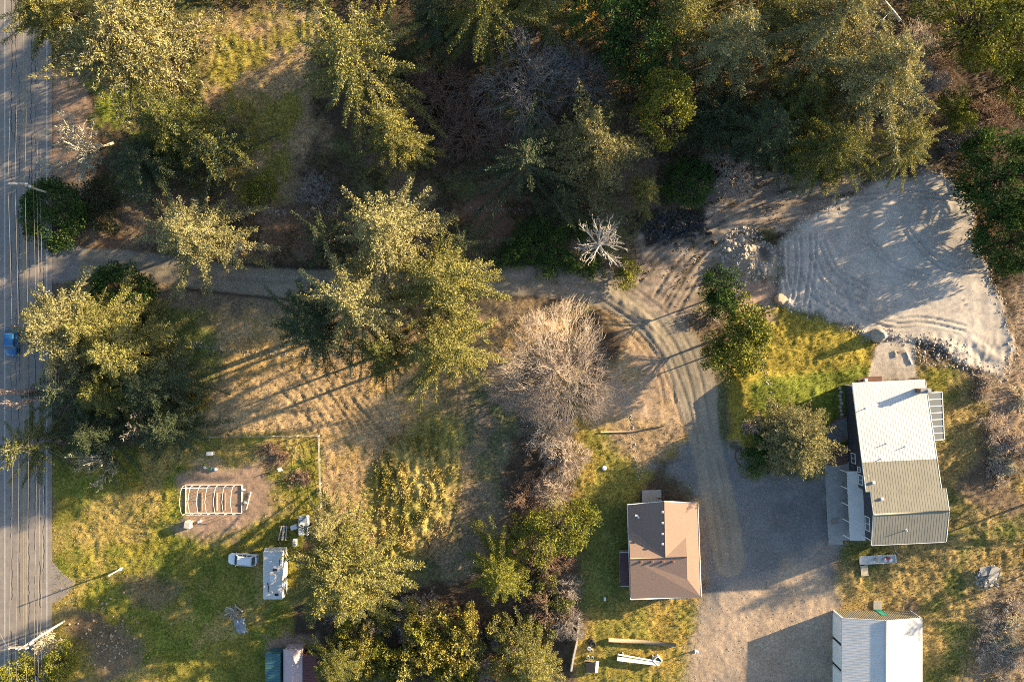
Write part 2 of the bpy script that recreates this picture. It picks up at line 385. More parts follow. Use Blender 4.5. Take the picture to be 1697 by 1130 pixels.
# garage lawn
gl = [(960, 690), (1100, 675), (1140, 740), (1085, 770), (1040, 840), (1040, 1000), (1165, 992), (1150, 1070), (1140, 1140), (955, 1140), (965, 1000)]
layer(gl, (.30, .215, .055), .9, 1.5, 1.2, 45); layer(gl, (.14, .15, .03), 1, 1.5, 1.2, 46, .6, .5)
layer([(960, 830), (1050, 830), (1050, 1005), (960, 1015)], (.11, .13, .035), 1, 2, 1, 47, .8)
layer([(990, 700), (1120, 690), (1140, 740), (1060, 775), (1020, 740)], DIRT, .5, 1.8, 1.5, 48, .7)
# vehicle court and drive
d_court = layer([(1085, 770), (1140, 735), (1215, 740), (1250, 785), (1310, 790), (1392, 775), (1396, 890), (1385, 1010), (1380, 1140), (1145, 1140), (1165, 995), (1165, 825)], DGRAVEL, .12, 1.4, 1.2, 50)
layer([(1160, 1010), (1240, 960), (1380, 920), (1385, 1140), (1142, 1140)], (.33, .25, .18), .3, 2.5, 1.5, 51)  # sunlit part of the court, its light put into a warmer gravel tone
bend = [(950, 492), (1040, 500), (1110, 565), (1150, 680), (1115, 705), (985, 700), (1000, 640), (1035, 580), (1000, 520)]
layer(bend, TAN, .6, 1.5, 1.2, 52); layer(bend, (.34, .245, .17), .3, 1.5, 1.2, 53, .8, .5)
DRIVE = smooth_line([(118, 432), (230, 440), (330, 455), (450, 468), (600, 470), (800, 465), (940, 470), (1035, 492), (1105, 550), (1145, 620), (1162, 700), (1180, 780), (1198, 860), (1210, 930)])
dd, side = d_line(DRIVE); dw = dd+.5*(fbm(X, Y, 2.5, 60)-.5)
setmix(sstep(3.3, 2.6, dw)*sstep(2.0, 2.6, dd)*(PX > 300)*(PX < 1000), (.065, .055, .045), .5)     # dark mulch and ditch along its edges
wd = 2.2+.35*sstep(560, 1000, PX)+.9*sstep(930, 1060, PX)*sstep(720, 640, PY)
w_drive = sstep(.35, -.25, dw-wd)
setmix(w_drive, (.24, .205, .155), .06)
for off in (-.85, .85):
    setmix(sstep(.45, .1, np.abs(dd*side-off))*.5*sstep(.3, .6, fbm(X, Y, 9, 61)), (.29, .25, .195), .05)
setmix(sstep(.3, .1, dd)*.4, (.16, .14, .10), .2)
layer([(84, 398), (118, 398), (140, 412), (140, 456), (118, 466), (84, 470)], (.20, .18, .165), .05, .4, .3, 62)
# churned haul track, sand pad, rubble
track = [(1035, 480), (1062, 420), (1060, 380), (1120, 340), (1180, 300), (1300, 280), (1420, 285), (1420, 330), (1330, 380), (1240, 390), (1200, 420), (1165, 470), (1140, 540), (1085, 520)]
d_track = layer(track, MUD, .15, .9, .8, 63)
streak = fbm(X*.45+Y*1.1, Y*.9*2.2-X*.9*.8, 1.6, 64, 3)
setmix((1-sstep(-.5, .8, d_track))*sstep(.5, .68, streak), (.30, .245, .19), .1)
pad = [(1292, 400), (1330, 365), (1400, 330), (1460, 300), (1530, 287), (1580, 300), (1605, 340), (1622, 420), (1648, 480), (1668, 530), (1680, 580), (1660, 622), (1600, 606), (1540, 562), (1450, 556), (1370, 530), (1290, 495), (1300, 440)]
d_pad = layer(pad, SAND, .0, .7, .7, 65)
setmix((1-sstep(-1, .5, d_pad))*sstep(.52, .7, fbm(X*.3+Y*.15, Y*1.2-X*.2, 1.5, 66))*.45, (.32, .285, .25), .0)
d_patio = layer([(1458, 566), (1514, 560), (1522, 628), (1437, 632)], (.40, .345, .285), .15, .3, .4, 67)
layer([(1062, 362), (1110, 348), (1172, 350), (1160, 385), (1110, 402), (1072, 402)], BLACK, .2, .6, .8, 68)
layer([(1195, 400), (1245, 395), (1285, 410), (1285, 455), (1240, 465), (1200, 445)], (.30, .245, .19), .2, 1, 1, 69)
A[..., :3] *= (1+.5*(n_mid-.5)+.35*(n_sm-.5))[..., None]

# ---- relief
grassy = A[..., 3]
far_road = sstep(-76.5, -73.0, X)
Z += far_road*(.30*(n_big-.5)+.16*(n_mid-.5))
Z += far_road*grassy*(.26*(n_sm-.5)+.22*(n_fine-.5))
Z += .03*(n_fine-.5)*far_road
# tall grass rows
tw = 1-sstep(-1.5, .5, d_tall)
Z += tw*(.09*np.sin(2*math.pi*(X+.25*Y+3.2*fbm(X, Y, 5, 70))/2.1)+.75*(fbm(X*1.5, Y*.6, 1.2, 71)-.5)+.2)
def rut(pts, depth=.07, width=.3, gauge=1.7, tone=.85, berm=.5):
    pts = smooth_line(pts, 6); d, s = d_line(pts)
    for off in ((-gauge/2, gauge/2) if gauge else (0,)):
        q = np.abs(d*s-off); g = np.exp(-(q/width)**2)*END; r = np.exp(-((q-width*1.6)/(width*.7))**2)*END
        Z[:] += -depth*g+berm*depth*r; A[..., :3] *= (1-(1-tone)*g)[..., None]
for p in ([(505, 615), (560, 690), (600, 760)], [(545, 610), (580, 670), (640, 740)], [(455, 625), (520, 690), (545, 730)], [(575, 640), (640, 720), (640, 800)], [(770, 640), (755, 760), (735, 870), (690, 935)]): rut(p, .06, .28, 1.9, .9)
for p in ([(1000, 500), (1080, 560), (1120, 640), (1150, 740)], [(1040, 480), (1110, 540), (1150, 620), (1168, 720)], [(985, 500), (1060, 555), (1100, 620), (1110, 670)], [(1180, 760), (1195, 850), (1205, 940)]): rut(p, .05, .25, 1.9, .8)
for p in ([(1050, 460), (1120, 400), (1250, 335), (1400, 310)], [(1090, 500), (1150, 420), (1260, 360), (1420, 330)], [(1065, 430), (1150, 360), (1300, 305)], [(1110, 520), (1180, 420), (1290, 380)]): rut(p, .09, .3, 2.0, .75)
for p in ([(1320, 390), (1322, 440), (1315, 500)], [(1345, 385), (1345, 440), (1335, 510)], [(1300, 400), (1300, 450), (1310, 495)], [(1345, 420), (1370, 470), (1430, 500)], [(1360, 400), (1385, 450), (1440, 480)], [(1330, 450), (1350, 490), (1400, 520)],
          [(1440, 400), (1480, 440), (1540, 460)], [(1500, 380), (1560, 440), (1640, 450)], [(1420, 520), (1500, 540), (1600, 500)], [(1400, 330), (1500, 320), (1590, 330)], [(1440, 545), (1520, 530), (1600, 545)]): rut(p, .10, .22, .9, .88, .8)
Z += (1-sstep(-.8, .8, d_track))*.22*(fbm(X*.5+Y*.9, Y*1.4-X*.7, 1.3, 85, 3)-.5)
Z += (1-sstep(-.8, .8, d_pad))*.10*(fbm(X*.35, Y*1.3, 1.1, 86, 3)-.5)
Z += (1-sstep(-.8, .8, d_pad))*(.12+.10*(fbm(X, Y, 1.2, 72)-.5))
low = np.exp(-(((PX-1370)/75)**2+((PY-490)/38)**2)); Z += low*.35*(fbm(X*1.5+Y*.5, Y, .9, 73, 3)-.5)*2
low = np.exp(-(((PX-1600)/70)**2+((PY-585)/26)**2)); Z += low*.9*(fbm(X, Y, 1.6, 74, 3)-.4)
low = np.exp(-(((PX-1545)/38)**2+((PY-578)/22)**2)); Z += low*.6*(fbm(X, Y, 1.2, 75, 3)-.35)
Z += np.exp(-(sd_poly(pad)/.6)**2)*.25*fbm(X, Y, 1.5, 76)                       # bank of spoil round the pad
cr = np.hypot(PX-1252, PY-428); cr = np.hypot(PX-1245, (PY-432)*1.25)+30*(fbm(X, Y, 2.2, 87)-.5); Z += 1.5*np.exp(-(cr/30)**4)*(.3+1.1*fbm(X, Y, 1.3, 77, 4)); c2 = np.hypot(PX-1264, PY-423)+14*(fbm(X, Y, 1.2, 88)-.5); Z -= 1.5*np.exp(-(c2/13)**4)     # dug pit with heaped rim
low = np.exp(-(((PX-1215)/30)**2+((PY-408)/12)**2)); Z += low*.9*fbm(X, Y, 1.1, 78)
d, s = d_line([(1000, 486), (1060, 520), (1100, 580)]); Z += .35*np.exp(-((d-.3)/.9)**2)*fbm(X, Y, 1.2, 79)
# raised lawn with a steep bank above the drive
bank = sstep(1203, 1224, PX)*sstep(1420, 1260, PX)*sstep(612, 640, PY)*sstep(800, 700, PY); Z += 1.75*bank
Z += .35*sstep(1222, 1240, PX)*sstep(1440, 1400, PX)*sstep(520, 560, PY)*sstep(640, 620, PY)
low = (1-sstep(-.6, .6, sd_poly([(1062, 362), (1110, 348), (1172, 350), (1160, 385), (1110, 402), (1072, 402)]))); Z += low*.7*fbm(X, Y, 1.0, 80)
# flat ground under what is built
def flat(px0, py0, px1, py1, z=0.0, soft=8):
    w = sstep(px0-soft, px0, PX)*sstep(px1+soft, px1, PX)*sstep(py0-soft, py0, PY)*sstep(py1+soft, py1, PY); Z[:] = Z*(1-w)+z*w
flat(1385, 635, 1560, 895); flat(1030, 835, 1158, 985); flat(1382, 1012, 1510, 1200); flat(425, 905, 470, 985); flat(376, 915, 426, 940); flat(300, 800, 403, 852); flat(430, 1075, 530, 1200)
Z *= sstep(-73.5, -72.0, X)
Z = np.where((np.abs(X) > 91.1) | (np.abs(Y) > 63.1), Z*0+np.where(X < -91, 0, .0), Z)
def gz(x, y):
    i = (x-GX0)/STEP+NF; j = (y-GY0)/STEP+NF
    i0 = int(min(max(i, 0), Z.shape[1]-2)); j0 = int(min(max(j, 0), Z.shape[0]-2)); fi = min(max(i-i0, 0), 1); fj = min(max(j-j0, 0), 1)
    return float((Z[j0, i0]*(1-fi)+Z[j0, i0+1]*fi)*(1-fj)+(Z[j0+1, i0]*(1-fi)+Z[j0+1, i0+1]*fi)*fj)
def tone_at(x, y):
    i = np.clip(np.round((x-GX0)/STEP).astype(int)+NF, 0, Z.shape[1]-1); j = np.clip(np.round((y-GY0)/STEP).astype(int)+NF, 0, Z.shape[0]-1)
    return A[j, i], Z[j, i]
NR, NC = X.shape
VID = np.arange(NR*NC).reshape(NR, NC)
QUADS = np.stack([VID[:-1, :-1], VID[:-1, 1:], VID[1:, 1:], VID[1:, :-1]], -1)
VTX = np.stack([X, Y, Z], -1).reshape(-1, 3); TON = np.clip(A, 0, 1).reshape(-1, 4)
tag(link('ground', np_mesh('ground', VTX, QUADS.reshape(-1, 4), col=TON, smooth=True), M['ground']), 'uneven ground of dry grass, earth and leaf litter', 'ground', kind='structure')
def overlay(name, mask, lift, label, cat):
    q = QUADS[mask[:-1, :-1] & mask[1:, 1:]].reshape(-1, 4); u, inv = np.unique(q, return_inverse=True)
    v = VTX[u].copy(); v[:, 2] += lift
    tag(link(name, np_mesh(name, v, inv.reshape(-1, 4), col=TON[u], smooth=True), M['ground']), label, cat, kind='structure')
overlay('driveway', w_drive > .5, .012, 'curving gravel driveway from the road to the garage', 'driveway')
overlay('sand_pad', d_pad < 0, .016, 'graded pad of pale grey sand marked by tyre ruts', 'sand pad')
overlay('haul_track', (d_track < 0) & (d_pad > .3) & (w_drive < .45), .008, 'churned muddy track between driveway and sand pad', 'track')
overlay('gravel_court', (d_court < 0) & (w_drive < .45), .008, 'grey gravel court between garage and house', 'gravel court')
overlay('house_lawn', (d_lawn < 0) & (d_pad > .4), .008, 'raised mossy lawn beside the house', 'lawn')

# ---- road
RX0, RX1 = -86.4, -76.2
mb = MB(); ys = np.linspace(-400, 400, 161)
def road_x(y): return .012*y*(-1 if False else 1)*.35
rv = []
for y in ys:
    o = -road_x(y)*0
    rv += [(RX0, y, .03), (RX0+5, y, .07), (RX1, y, .03)]
n = len(ys); rf = [(i*3+j, i*3+j+1, i*3+j+4, i*3+j+3) for i in range(n-1) for j in (0, 1)]
road = mb.add(rv, rf).build('road', M['asphalt']); tag(road, 'two lane road of cracked grey asphalt', 'road', kind='structure')
def strip(xf, y0, y1, w, z, step=1.0):
    yy = np.arange(y0, y1+step/2, step); v = []; f = []
    for i, y in enumerate(yy):
        x = xf(y); v += [(x-w/2, y, z+rz_(x)), (x+w/2, y, z+rz_(x))]
        if i: f.append((2*i-2, 2*i-1, 2*i+1, 2*i))
    return v, f
def rz_(x): return .03+.04*(1-abs(x-(RX0+5))/5.1) if x < RX1 else .03
for nm, x, w, mt, lab in (('edge_line', -84.0, .13, 'linewhite', None), ('edge_line', -77.05, .13, 'linewhite', None), ('centre_line', -80.95, .12, 'yellow', None), ('centre_line', -80.65, .12, 'yellow', None)):
    b = MB()
    if nm == 'edge_line': b.add(*strip(lambda y: x, -75, 75, w, .008, 2))
    else:
        for k in range(-75, 75, 8):
            if x < -80.8 or k < -10 or k % 3: b.add(*strip(lambda y: x, k, k+7.6, w, .008, 2))
    b.build(nm, M[mt], road)
rg = random.Random(5)
for x0, y0, y1 in ((-82.9, -63, 58), (-81.6, -63, 63), (-80.0, -60, 30), (-79.0, -55, 63), (-78.2, -62, 20), (-82.2, -10, 60), (-77.6, -40, 12), (-79.6, 20, 62)):
    b = MB(); y = y0; ph = rg.uniform(0, 6)
    while y < y1:
        ln = rg.uniform(6, 18); s = rg.uniform(0, 100)
        b.add(*strip(lambda yy: x0+.28*(vnoise(yy*.5, s)-.5)+.25*(vnoise(yy*1.9, s+9)-.5), y, min(y+ln, y1), rg.uniform(.045, .1), .006, .35)); y += ln+rg.uniform(0.5, 7)
    b.build('crack_seal', M['seal'], road)
# asphalt spur into the lower lawn
tag(MB().prism([P(86, 930), P(98, 944), P(112, 956), P(124, 962), P(120, 976), P(104, 990), P(94, 996), P(86, 1000)], 0.0, .028).build('road_apron', M['asphalt']), 'short asphalt apron off the road edge', 'apron', kind='structure')

# ------------------------------------------------------------------ vegetation generators (unit meshes, reused)
def unit(v): return v/np.maximum(np.linalg.norm(v, axis=-1, keepdims=True), 1e-9)
def cards(p, d, nrm, ln, wd, tint):
    "diamond leaf sprays: n x 4 vertices"
    d = unit(d); s = unit(np.cross(d, nrm)); ln = ln[:, None]; wd = wd[:, None]
    up = unit(np.cross(s, d))
    V = np.stack([p, p+d*ln*.5+s*wd+up*ln*.06, p+d*ln, p+d*ln*.5-s*wd+up*ln*.06], 1)
    n = len(p); F = np.arange(n*4).reshape(n, 4)
    return V.reshape(-1, 3), F, np.repeat(tint, 4)
def sticks(p0, p1, r0, r1, n=3):
    "tapered n-sided tubes between point pairs"
    d = unit(p1-p0); ref = np.where(np.abs(d[:, 2:3]) > .9, np.array([[1., 0, 0]]), np.array([[0, 0, 1.]]))
    u = unit(np.cross(d, ref)); w = np.cross(u, d); V = []
    for p, r in ((p0, r0), (p1, r1)):
        for j in range(n):
            a = 2*math.pi*j/n; V.append(p+(u*math.cos(a)+w*math.sin(a))*r[:, None])
    V = np.stack(V, 1); m = len(p0); b = (np.arange(m)*2*n)[:, None]
    F = np.concatenate([b+np.array([[j, (j+1) % n, n+(j+1) % n, n+j]]) for j in range(n)], 0)
    return V.reshape(-1, 3), F
def trunk_mesh(name, h, r, rg, lean=0.0, top=.04, flare=1.6):
    k = 9; pts = []; rad = []; ph = rg.uniform(0, 6.28); wob = .012*h
    for i in range(k):
        t = i/(k-1); pts.append((wob*math.sin(ph+3*t)*t+lean*h*t, wob*math.cos(ph*1.3+2.4*t)*t, h*t-.25*(i == 0)))
        rad.append(r*(1-t)**.85*(flare if i == 0 else 1)+top)
    b = MB().tube(pts, rad, 8); me = bpy.data.meshes.new(name); me.from_pydata(b.v, [], b.f); me.polygons.foreach_set('use_smooth', b.sm); me.update()
    return me
def conifer(seed, h, R, base=.14, power=.8, nb=150, spread=.34, irr=.25, droop=.28, up=.4, card=.33, step=.3, lobes=.18, top_round=0.0, dead=0.0, tuft=0.0, bw=0.0):
    rg = np.random.RandomState(seed); P_, D_, N_, L_, W_, T_ = [], [], [], [], [], []; b0, b1, br0, br1 = [], [], [], []
    ph1, ph2 = rg.rand(2)*6.28
    for i in range(nb):
        t = (i+rg.rand())/nb; z = h*(base+(1-base)*t)
        prof = (1-t)**power if not top_round else (1-t**(1+2*top_round))**.75
        az = i*2.39996+rg.randn()*.25
        L = R*prof*max(.25, 1+irr*rg.randn())*(1+lobes*math.sin(2*az+ph1)+lobes*.8*math.sin(3*az+ph2))
        L = min(max(L, .35), R*1.45)
        e = up*(t-.25)+.12*rg.randn(); dirh = np.array([math.cos(az), math.sin(az), 0.]); sd = np.array([-math.sin(az), math.cos(az), 0.])
        ns = max(3, int(L/step)); tt = np.linspace(.14 if t > .5 else .22, 1, ns)
        dr = droop*(1-.7*t)
        curve = rg.randn()*.12
        pt = dirh*(L*tt*math.cos(e))[:, None]+sd*(curve*L*tt**2)[:, None]; pt[:, 2] = z+L*tt*math.sin(e)-dr*L*tt**2+.10*L*np.clip(tt-.75, 0, 1)
        b0.append([0, 0, z]); b1.append(pt[ns//2]); br0.append(.03+.012*L); br1.append(.02+.006*L)
        b0.append(pt[ns//2]); b1.append(pt[-1]); br0.append(.02+.006*L); br1.append(.012)
        if rg.rand() < dead: continue
        tb = rg.uniform(.15, .85)
        if tuft:
            tt2 = np.arange(.3*tuft/L+.12 if t > .5 else .2, 1.0, .8*tuft/L); tt2 = np.append(tt2, 1.0); C = []
            for q in tt2:
                wq = spread*L*(1-q)**.7*min(1, q*3); ks = int(wq/(.85*tuft)); base_p = np.array([np.interp(q, tt, pt[:, j]) for j in range(3)])
                for kk in range(-ks, ks+1): C.append(base_p+sd*kk*.85*tuft+dirh*(abs(kk)*.35*tuft)+np.array([0, 0, -.12*abs(kk)*tuft]))
            C = np.array(C)+rg.randn(len(C), 3)*.2*tuft; C[:, 2] += rg.uniform(-.3, .3); C = C[rg.rand(len(C)) < .86]; nc = 9; n = len(C)*nc; tc = np.repeat(np.clip(tb*.5+.5*rg.rand(len(C)), 0, 1), nc)
            dv = rg.randn(n, 3)*np.array([1, 1, .7])+dirh*.75+np.array([0, 0, .45]); dv = unit(dv); sc = np.repeat(rg.uniform(.7, 1.25, len(C)), nc)*tuft
            P_.append(np.repeat(C, nc, 0)+dv*(.12*sc)[:, None]); D_.append(dv); N_.append(rg.randn(n, 3)*.5+np.array([0, 0, .4])+dirh*.75); L_.append(.72*sc*(.6+.7*rg.rand(n))); W_.append(.10*sc*(.8+.5*rg.rand(n))); T_.append(np.clip(tc*.7+.3*rg.rand(n), 0, 1))
            continue
        for sgn in (-1, 1):
            lb = (spread*L*(1-tt)**.75*(.6+.6*rg.rand(ns))+.28)*np.clip(tt*3, .3, 1)
            if bw: lb = np.minimum(bw, .10+.22*L)*(.25+.75*np.sin(math.pi*np.clip(.12+.82*tt, 0, 1))**.8)*(.55+.8*rg.rand(ns))
            m = np.maximum(1, np.ceil(lb/(card*.62)).astype(int)); idx = np.repeat(np.arange(ns), m)
            k = np.concatenate([np.arange(q) for q in m]); fr = (k+.15*rg.rand(len(k)))/np.maximum(m[idx], 1)
            bd = unit(dirh*.62+sd*sgn*.85+np.array([0, 0, -.10])+rg.randn(ns, 3)*.16)
            p = pt[idx]+bd[idx]*(lb[idx]*fr)[:, None]; p[:, 2] -= .22*lb[idx]*fr**2-.04*rg.randn(len(k))
            n = len(k); d = bd[idx]+rg.randn(n, 3)*.42; nr = np.array([0, 0, .5])+dirh*.55+rg.randn(n, 3)*.6
            P_.append(p); D_.append(d); N_.append(nr); L_.append(card*(.7+.6*rg.rand(n))); W_.append(card*.24*(.8+.6*rg.rand(n))); T_.append(np.clip(tb*.5+.5*rg.rand(n)+.12*(fr-.5), 0, 1))
        n = ns; d = np.gradient(pt, axis=0)+rg.randn(n, 3)*.12; P_.append(pt); D_.append(d); N_.append(np.array([0, 0, 1.])+rg.randn(n, 3)*.6); L_.append(np.full(n, card*1.1)); W_.append(np.full(n, card*.26)); T_.append(np.clip(tb*.5+.5*rg.rand(n), 0, 1))
    V, F, T = cards(np.concatenate(P_), np.concatenate(D_), np.concatenate(N_), np.concatenate(L_), np.concatenate(W_), np.concatenate(T_))
    crown = np_mesh('crown', V, F, tint=T)
    sv, sf = sticks(np.array(b0, float), np.array(b1, float), np.array(br0), np.array(br1))
    return {'trunk': trunk_mesh('trunk', h*.985, .012*h+.06, rg), 'limbs': np_mesh('limbs', sv, sf), 'crown': crown, 'h': h}
def cloud(seed, h, R, nc=60, rc=.95, per=70, card=.3, zlo=.25, hollow=.55, flat=1.0, trunk=True, lobes=.2, ctr=.55):
    "broad-leaved crown or bush: leaf clumps on limbs"
    rg = np.random.RandomState(seed); c = []
    ph = rg.rand()*6.28; zc = h*ctr; top = h-rc*.6-zc; bot = zc-h*zlo
    for i in range(nc):
        v = unit(rg.randn(3)); 
        if v[2] < -.55: v[2] *= -1
        rr = (hollow+(1-hollow)*rg.rand()**.6)*(1+lobes*math.sin(2*math.atan2(v[1], v[0])+ph)+lobes*.6*rg.randn()*.6)
        c.append([v[0]*(R-rc*.6)*rr, v[1]*(R-rc*.6)*rr, zc+v[2]*rr*(top if v[2] > 0 else bot)])
    c = np.array(c); P_, D_, N_, T_ = [], [], [], []
    for q in c:
        r = rc*rg.uniform(.65, 1.3); n = int(per*(r/rc)**1.6); v = unit(rg.randn(n, 3)); v[:, 2] = np.abs(v[:, 2])*.9-.25
        p = q+v*(r*(.45+.55*rg.rand(n)**.5))[:, None]*np.array([1, 1, .75*flat]); P_.append(p)
        D_.append(v+rg.randn(n, 3)*.7); N_.append(v*.6+np.array([0, 0, .5])+rg.randn(n, 3)*.6); T_.append(np.clip(rg.uniform(.1, .9)*.5+.5*rg.rand(n), 0, 1))
    Pn = np.concatenate(P_); n = len(Pn)
    V, F, T = cards(Pn, np.concatenate(D_), np.concatenate(N_), card*(.7+.6*rg.rand(n)), card*.34*(.8+.5*rg.rand(n)), np.concatenate(T_))
    V[:, 2] = np.maximum(V[:, 2], .03)
    m = {'crown': np_mesh('crown', V, F, tint=T), 'h': h}
    fork = np.stack([c[:, 0]*.03, c[:, 1]*.03, np.minimum(h*.3+.12*c[:, 2], c[:, 2]*.6)], -1); mid = (fork+c)*.5+rg.randn(len(c), 3)*.15*min(1, R*.2)
    r0 = .02+.012*h
    sv, sf = sticks(np.concatenate([fork, mid]), np.concatenate([mid, c]), np.concatenate([np.full(len(c), r0*.6), np.full(len(c), r0*.4)]), np.concatenate([np.full(len(c), r0*.4), np.full(len(c), r0*.15)]))
    m['limbs'] = np_mesh('limbs', sv, sf); m['trunk'] = trunk_mesh('trunk', h*.45, r0*1.3, rg, top=r0*.5)
    return m
def bare(seed, h, R, stems=1, kids=(9, 8, 7, 5), ratio=(.62, .5, .5, .5), spread=(.9, .8, .75, .7), r=.16, zs=.35, bend=.25, rmin=.012, leanx=0., leany=0., upb=.25, trunk_len=.5):
    "leafless tree or shrub grown by repeated branching"
    rg = np.random.RandomState(seed); segs = []
    def grow(p, d, L, n):          # curved axis of n pieces for many branches at once
        pts = [p]; dd = d
        for k in range(n):
            dd = unit(dd+rg.randn(*d.shape)*bend*.45+np.array([0, 0, upb*.25])); pts.append(pts[-1]+dd*(L/n)[:, None])
        return pts, dd
    p = np.zeros((stems, 3)); d = np.tile(np.array([[leanx, leany, 1.]]), (stems, 1))
    if stems > 1: d = d+rg.randn(stems, 3)*np.array([1, 1, .1])*spread[0]*.8; p[:, :2] = rg.randn(stems, 2)*.25
    p[:, 2] = -.15; d = unit(d); L = np.full(stems, h*trunk_len)*(.8+.4*rg.rand(stems)); rad = np.full(stems, r); first = True; th = None
    rest = []
    for lev in range(len(kids)+1):
        n = 4 if lev < 2 else (2 if lev == 2 else 1)
        pts, dl = grow(p, d, L, n)
        end = rad*(.55 if lev < len(kids) else .4)
        S0, S1, R0, R1 = [], [], [], []
        for k in range(n):
            ra = rad+(end-rad)*(k/n); rb = rad+(end-rad)*((k+1)/n); S0.append(pts[k]); S1.append(pts[k+1]); R0.append(np.maximum(ra, rmin)); R1.append(np.maximum(rb, rmin*.8))
        rest.append([np.concatenate(q) for q in (S0, S1, R0, R1)])
        if lev == len(kids): break
        K = kids[lev]; m = len(p); idx = np.repeat(np.arange(m), K); f = np.tile((np.arange(K)+.5)/K, m)+rg.randn(m*K)*.04
        f = np.clip(zs+(1-zs)*f if lev == 0 else .25+.75*f, .1, 1); stack = np.stack(pts, 1); q = f*n; i0 = np.minimum(q.astype(int), n-1); fr = (q-i0)[:, None]
        pos = stack[idx, i0]*(1-fr)+stack[idx, i0+1]*fr
        ax = unit(stack[idx, i0+1]-stack[idx, i0]); rnd = rg.randn(m*K, 3); perp = unit(rnd-ax*np.sum(rnd*ax, 1, keepdims=True))
        d = unit(ax*(1-.35*spread[lev])+perp*spread[lev]*(.7+.5*rg.rand(m*K))[:, None]+np.array([0, 0, upb*.5])); d[:, 2] = np.where(d[:, 2] < -.25, -d[:, 2]*.5, d[:, 2])
        L = (R*.78 if lev == 0 else L[idx])*(ratio[lev] if lev else 1)*(1.15-.5*f)*(.7+.6*rg.rand(m*K)); rad = np.maximum(rad[idx]*(.5 if lev else .5)*(1.1-.45*f), rmin); p = pos
    tv, tf = sticks(*rest[0], n=7)
    bv = []; bf = []; o = 0
    for k, q in enumerate(rest[1:]):
        v, f_ = sticks(*q, n=4 if k == 0 else 3); bv.append(v); bf.append(f_+o); o += len(v)
    bv = np.concatenate(bv); bf = np.concatenate(bf)
    rr = np.hypot(bv[:, 0]-h*.4*leanx, bv[:, 1]-h*.4*leany); s = R/np.percentile(rr, 98.5); s = np.clip(s, .3, 2)
    for arr in (tv, bv): arr[:, :2] *= s
    zt = np.percentile(bv[:, 2], 99.5); bv[:, 2] *= h/zt; tv[:, 2] *= h/zt; bv[:, 2] = np.maximum(bv[:, 2], .02)
    return {'trunk': np_mesh('trunk', tv, tf), 'branches': np_mesh('branches', bv, bf), 'h': h, 'multi': stems > 1}

def dome(seed, h, R, n1=13, n2=9, n3=8, n4=6, rmin=.02):
    "broad leafless crown: limbs fan out to a rounded shell of fine twigs"
    rg = np.random.RandomState(seed); segs = []
    def shell(az, el, f):
        f = f*(1+.10*np.sin(3*az+seed)+.07*np.sin(5*az+2*el+seed))
        return np.stack([R*f*np.cos(el)*np.cos(az), R*f*np.cos(el)*np.sin(az), h*(.22+.78*f*np.sin(el))], -1)
    az1 = np.arange(n1)*2.39996+rg.randn(n1)*.2; el1 = np.arccos(np.sqrt((np.arange(n1)+.5)/n1)); e1 = shell(az1, el1, .5+.1*rg.rand(n1)); b0 = np.stack([rg.randn(n1)*.25, rg.randn(n1)*.25, h*.12+.1*h*rg.rand(n1)], -1)
    def link_(a, b, r0, r1, bend):
        m = (a+b)/2+rg.randn(*a.shape)*bend*np.linalg.norm(b-a, axis=1, keepdims=True); rm = (r0+r1)/2; segs.append((a, m, r0, rm)); segs.append((m, b, rm, r1)); return m
    link_(b0, e1, np.full(n1, .17), np.full(n1, .09), .07)
    def kids(az, el, e, n, sa, f0, f1, r0, r1, bend, m=None):
        i = np.repeat(np.arange(len(az)), n); a2 = az[i]+rg.randn(len(i))*sa/np.maximum(np.cos(el[i]), .35); l2 = np.abs(el[i]+rg.randn(len(i))*sa); l2 = np.minimum(l2, math.pi-l2)
        f = rg.uniform(f0, f1, len(i)); e2 = shell(a2, l2, f); st = e[i]
        if m is not None: w = rg.rand(len(i), 1)*.7; st = e[i]*(1-w)+m[i]*w
        mm = link_(st, e2, np.full(len(i), r0), np.full(len(i), r1), bend); return a2, l2, e2, mm
    m1 = (b0+e1)/2
    a2, l2, e2, m2 = kids(az1, el1, e1, n2, .42, .62, .85, .075, .04, .09, m1)
    a3, l3, e3, m3 = kids(a2, l2, e2, n3, .17, .8, 1.02, .035, rmin, .12, m2)
    a4, l4, e4, m4 = kids(a3, l3, e3, n4, .06, .92, 1.1, rmin, rmin*.7, .15, m3)
    tv, tf = sticks(np.array([[0, 0, -.2]]*4+[[.1, .1, -.2]]), np.concatenate([b0[:4], b0[:1]]), np.full(5, .3), np.full(5, .17), 7)
    V, F, o = [], [], 0
    for q in segs:
        v, f = sticks(*q); V.append(v); F.append(f+o); o += len(v)
    V = np.concatenate(V); V[:, 2] = np.maximum(V[:, 2], .05)
    return {'trunk': np_mesh('trunk', tv, tf), 'branches': np_mesh('branches', V, np.concatenate(F)), 'h': h, 'multi': True}
def plant(name, g, px, py, scale, rz, leaf, bark, label, cat='tree', group=None, zf=.5, sz=None, at_base=False):
    "put a generated plant so that the middle of its crown shows at photo pixel (px, py)"
    sz = sz or scale; h = g['h']*sz
    x, y = P(px, py, 0 if at_base else h*zf)
    root = empty(name, (x, y, gz(x, y)), rz); root.scale = (scale, scale, sz); tag(root, label, cat, group)
    for k in ('trunk', 'limbs', 'branches', 'crown'):
        if k in g:
            mt = leaf if k == 'crown' else bark
            key = (k, mt.name); me = g[k]
            if not me.materials: me.materials.append(mt)
            o = link(k, me, None, root)
            if k in ('limbs', 'branches') or (k == 'trunk' and g.get('multi')): o['kind'] = 'stuff'
            if me.materials[0] != mt:
                o.material_slots[0].link = 'OBJECT'; o.material_slots[0].material = mt
    return root

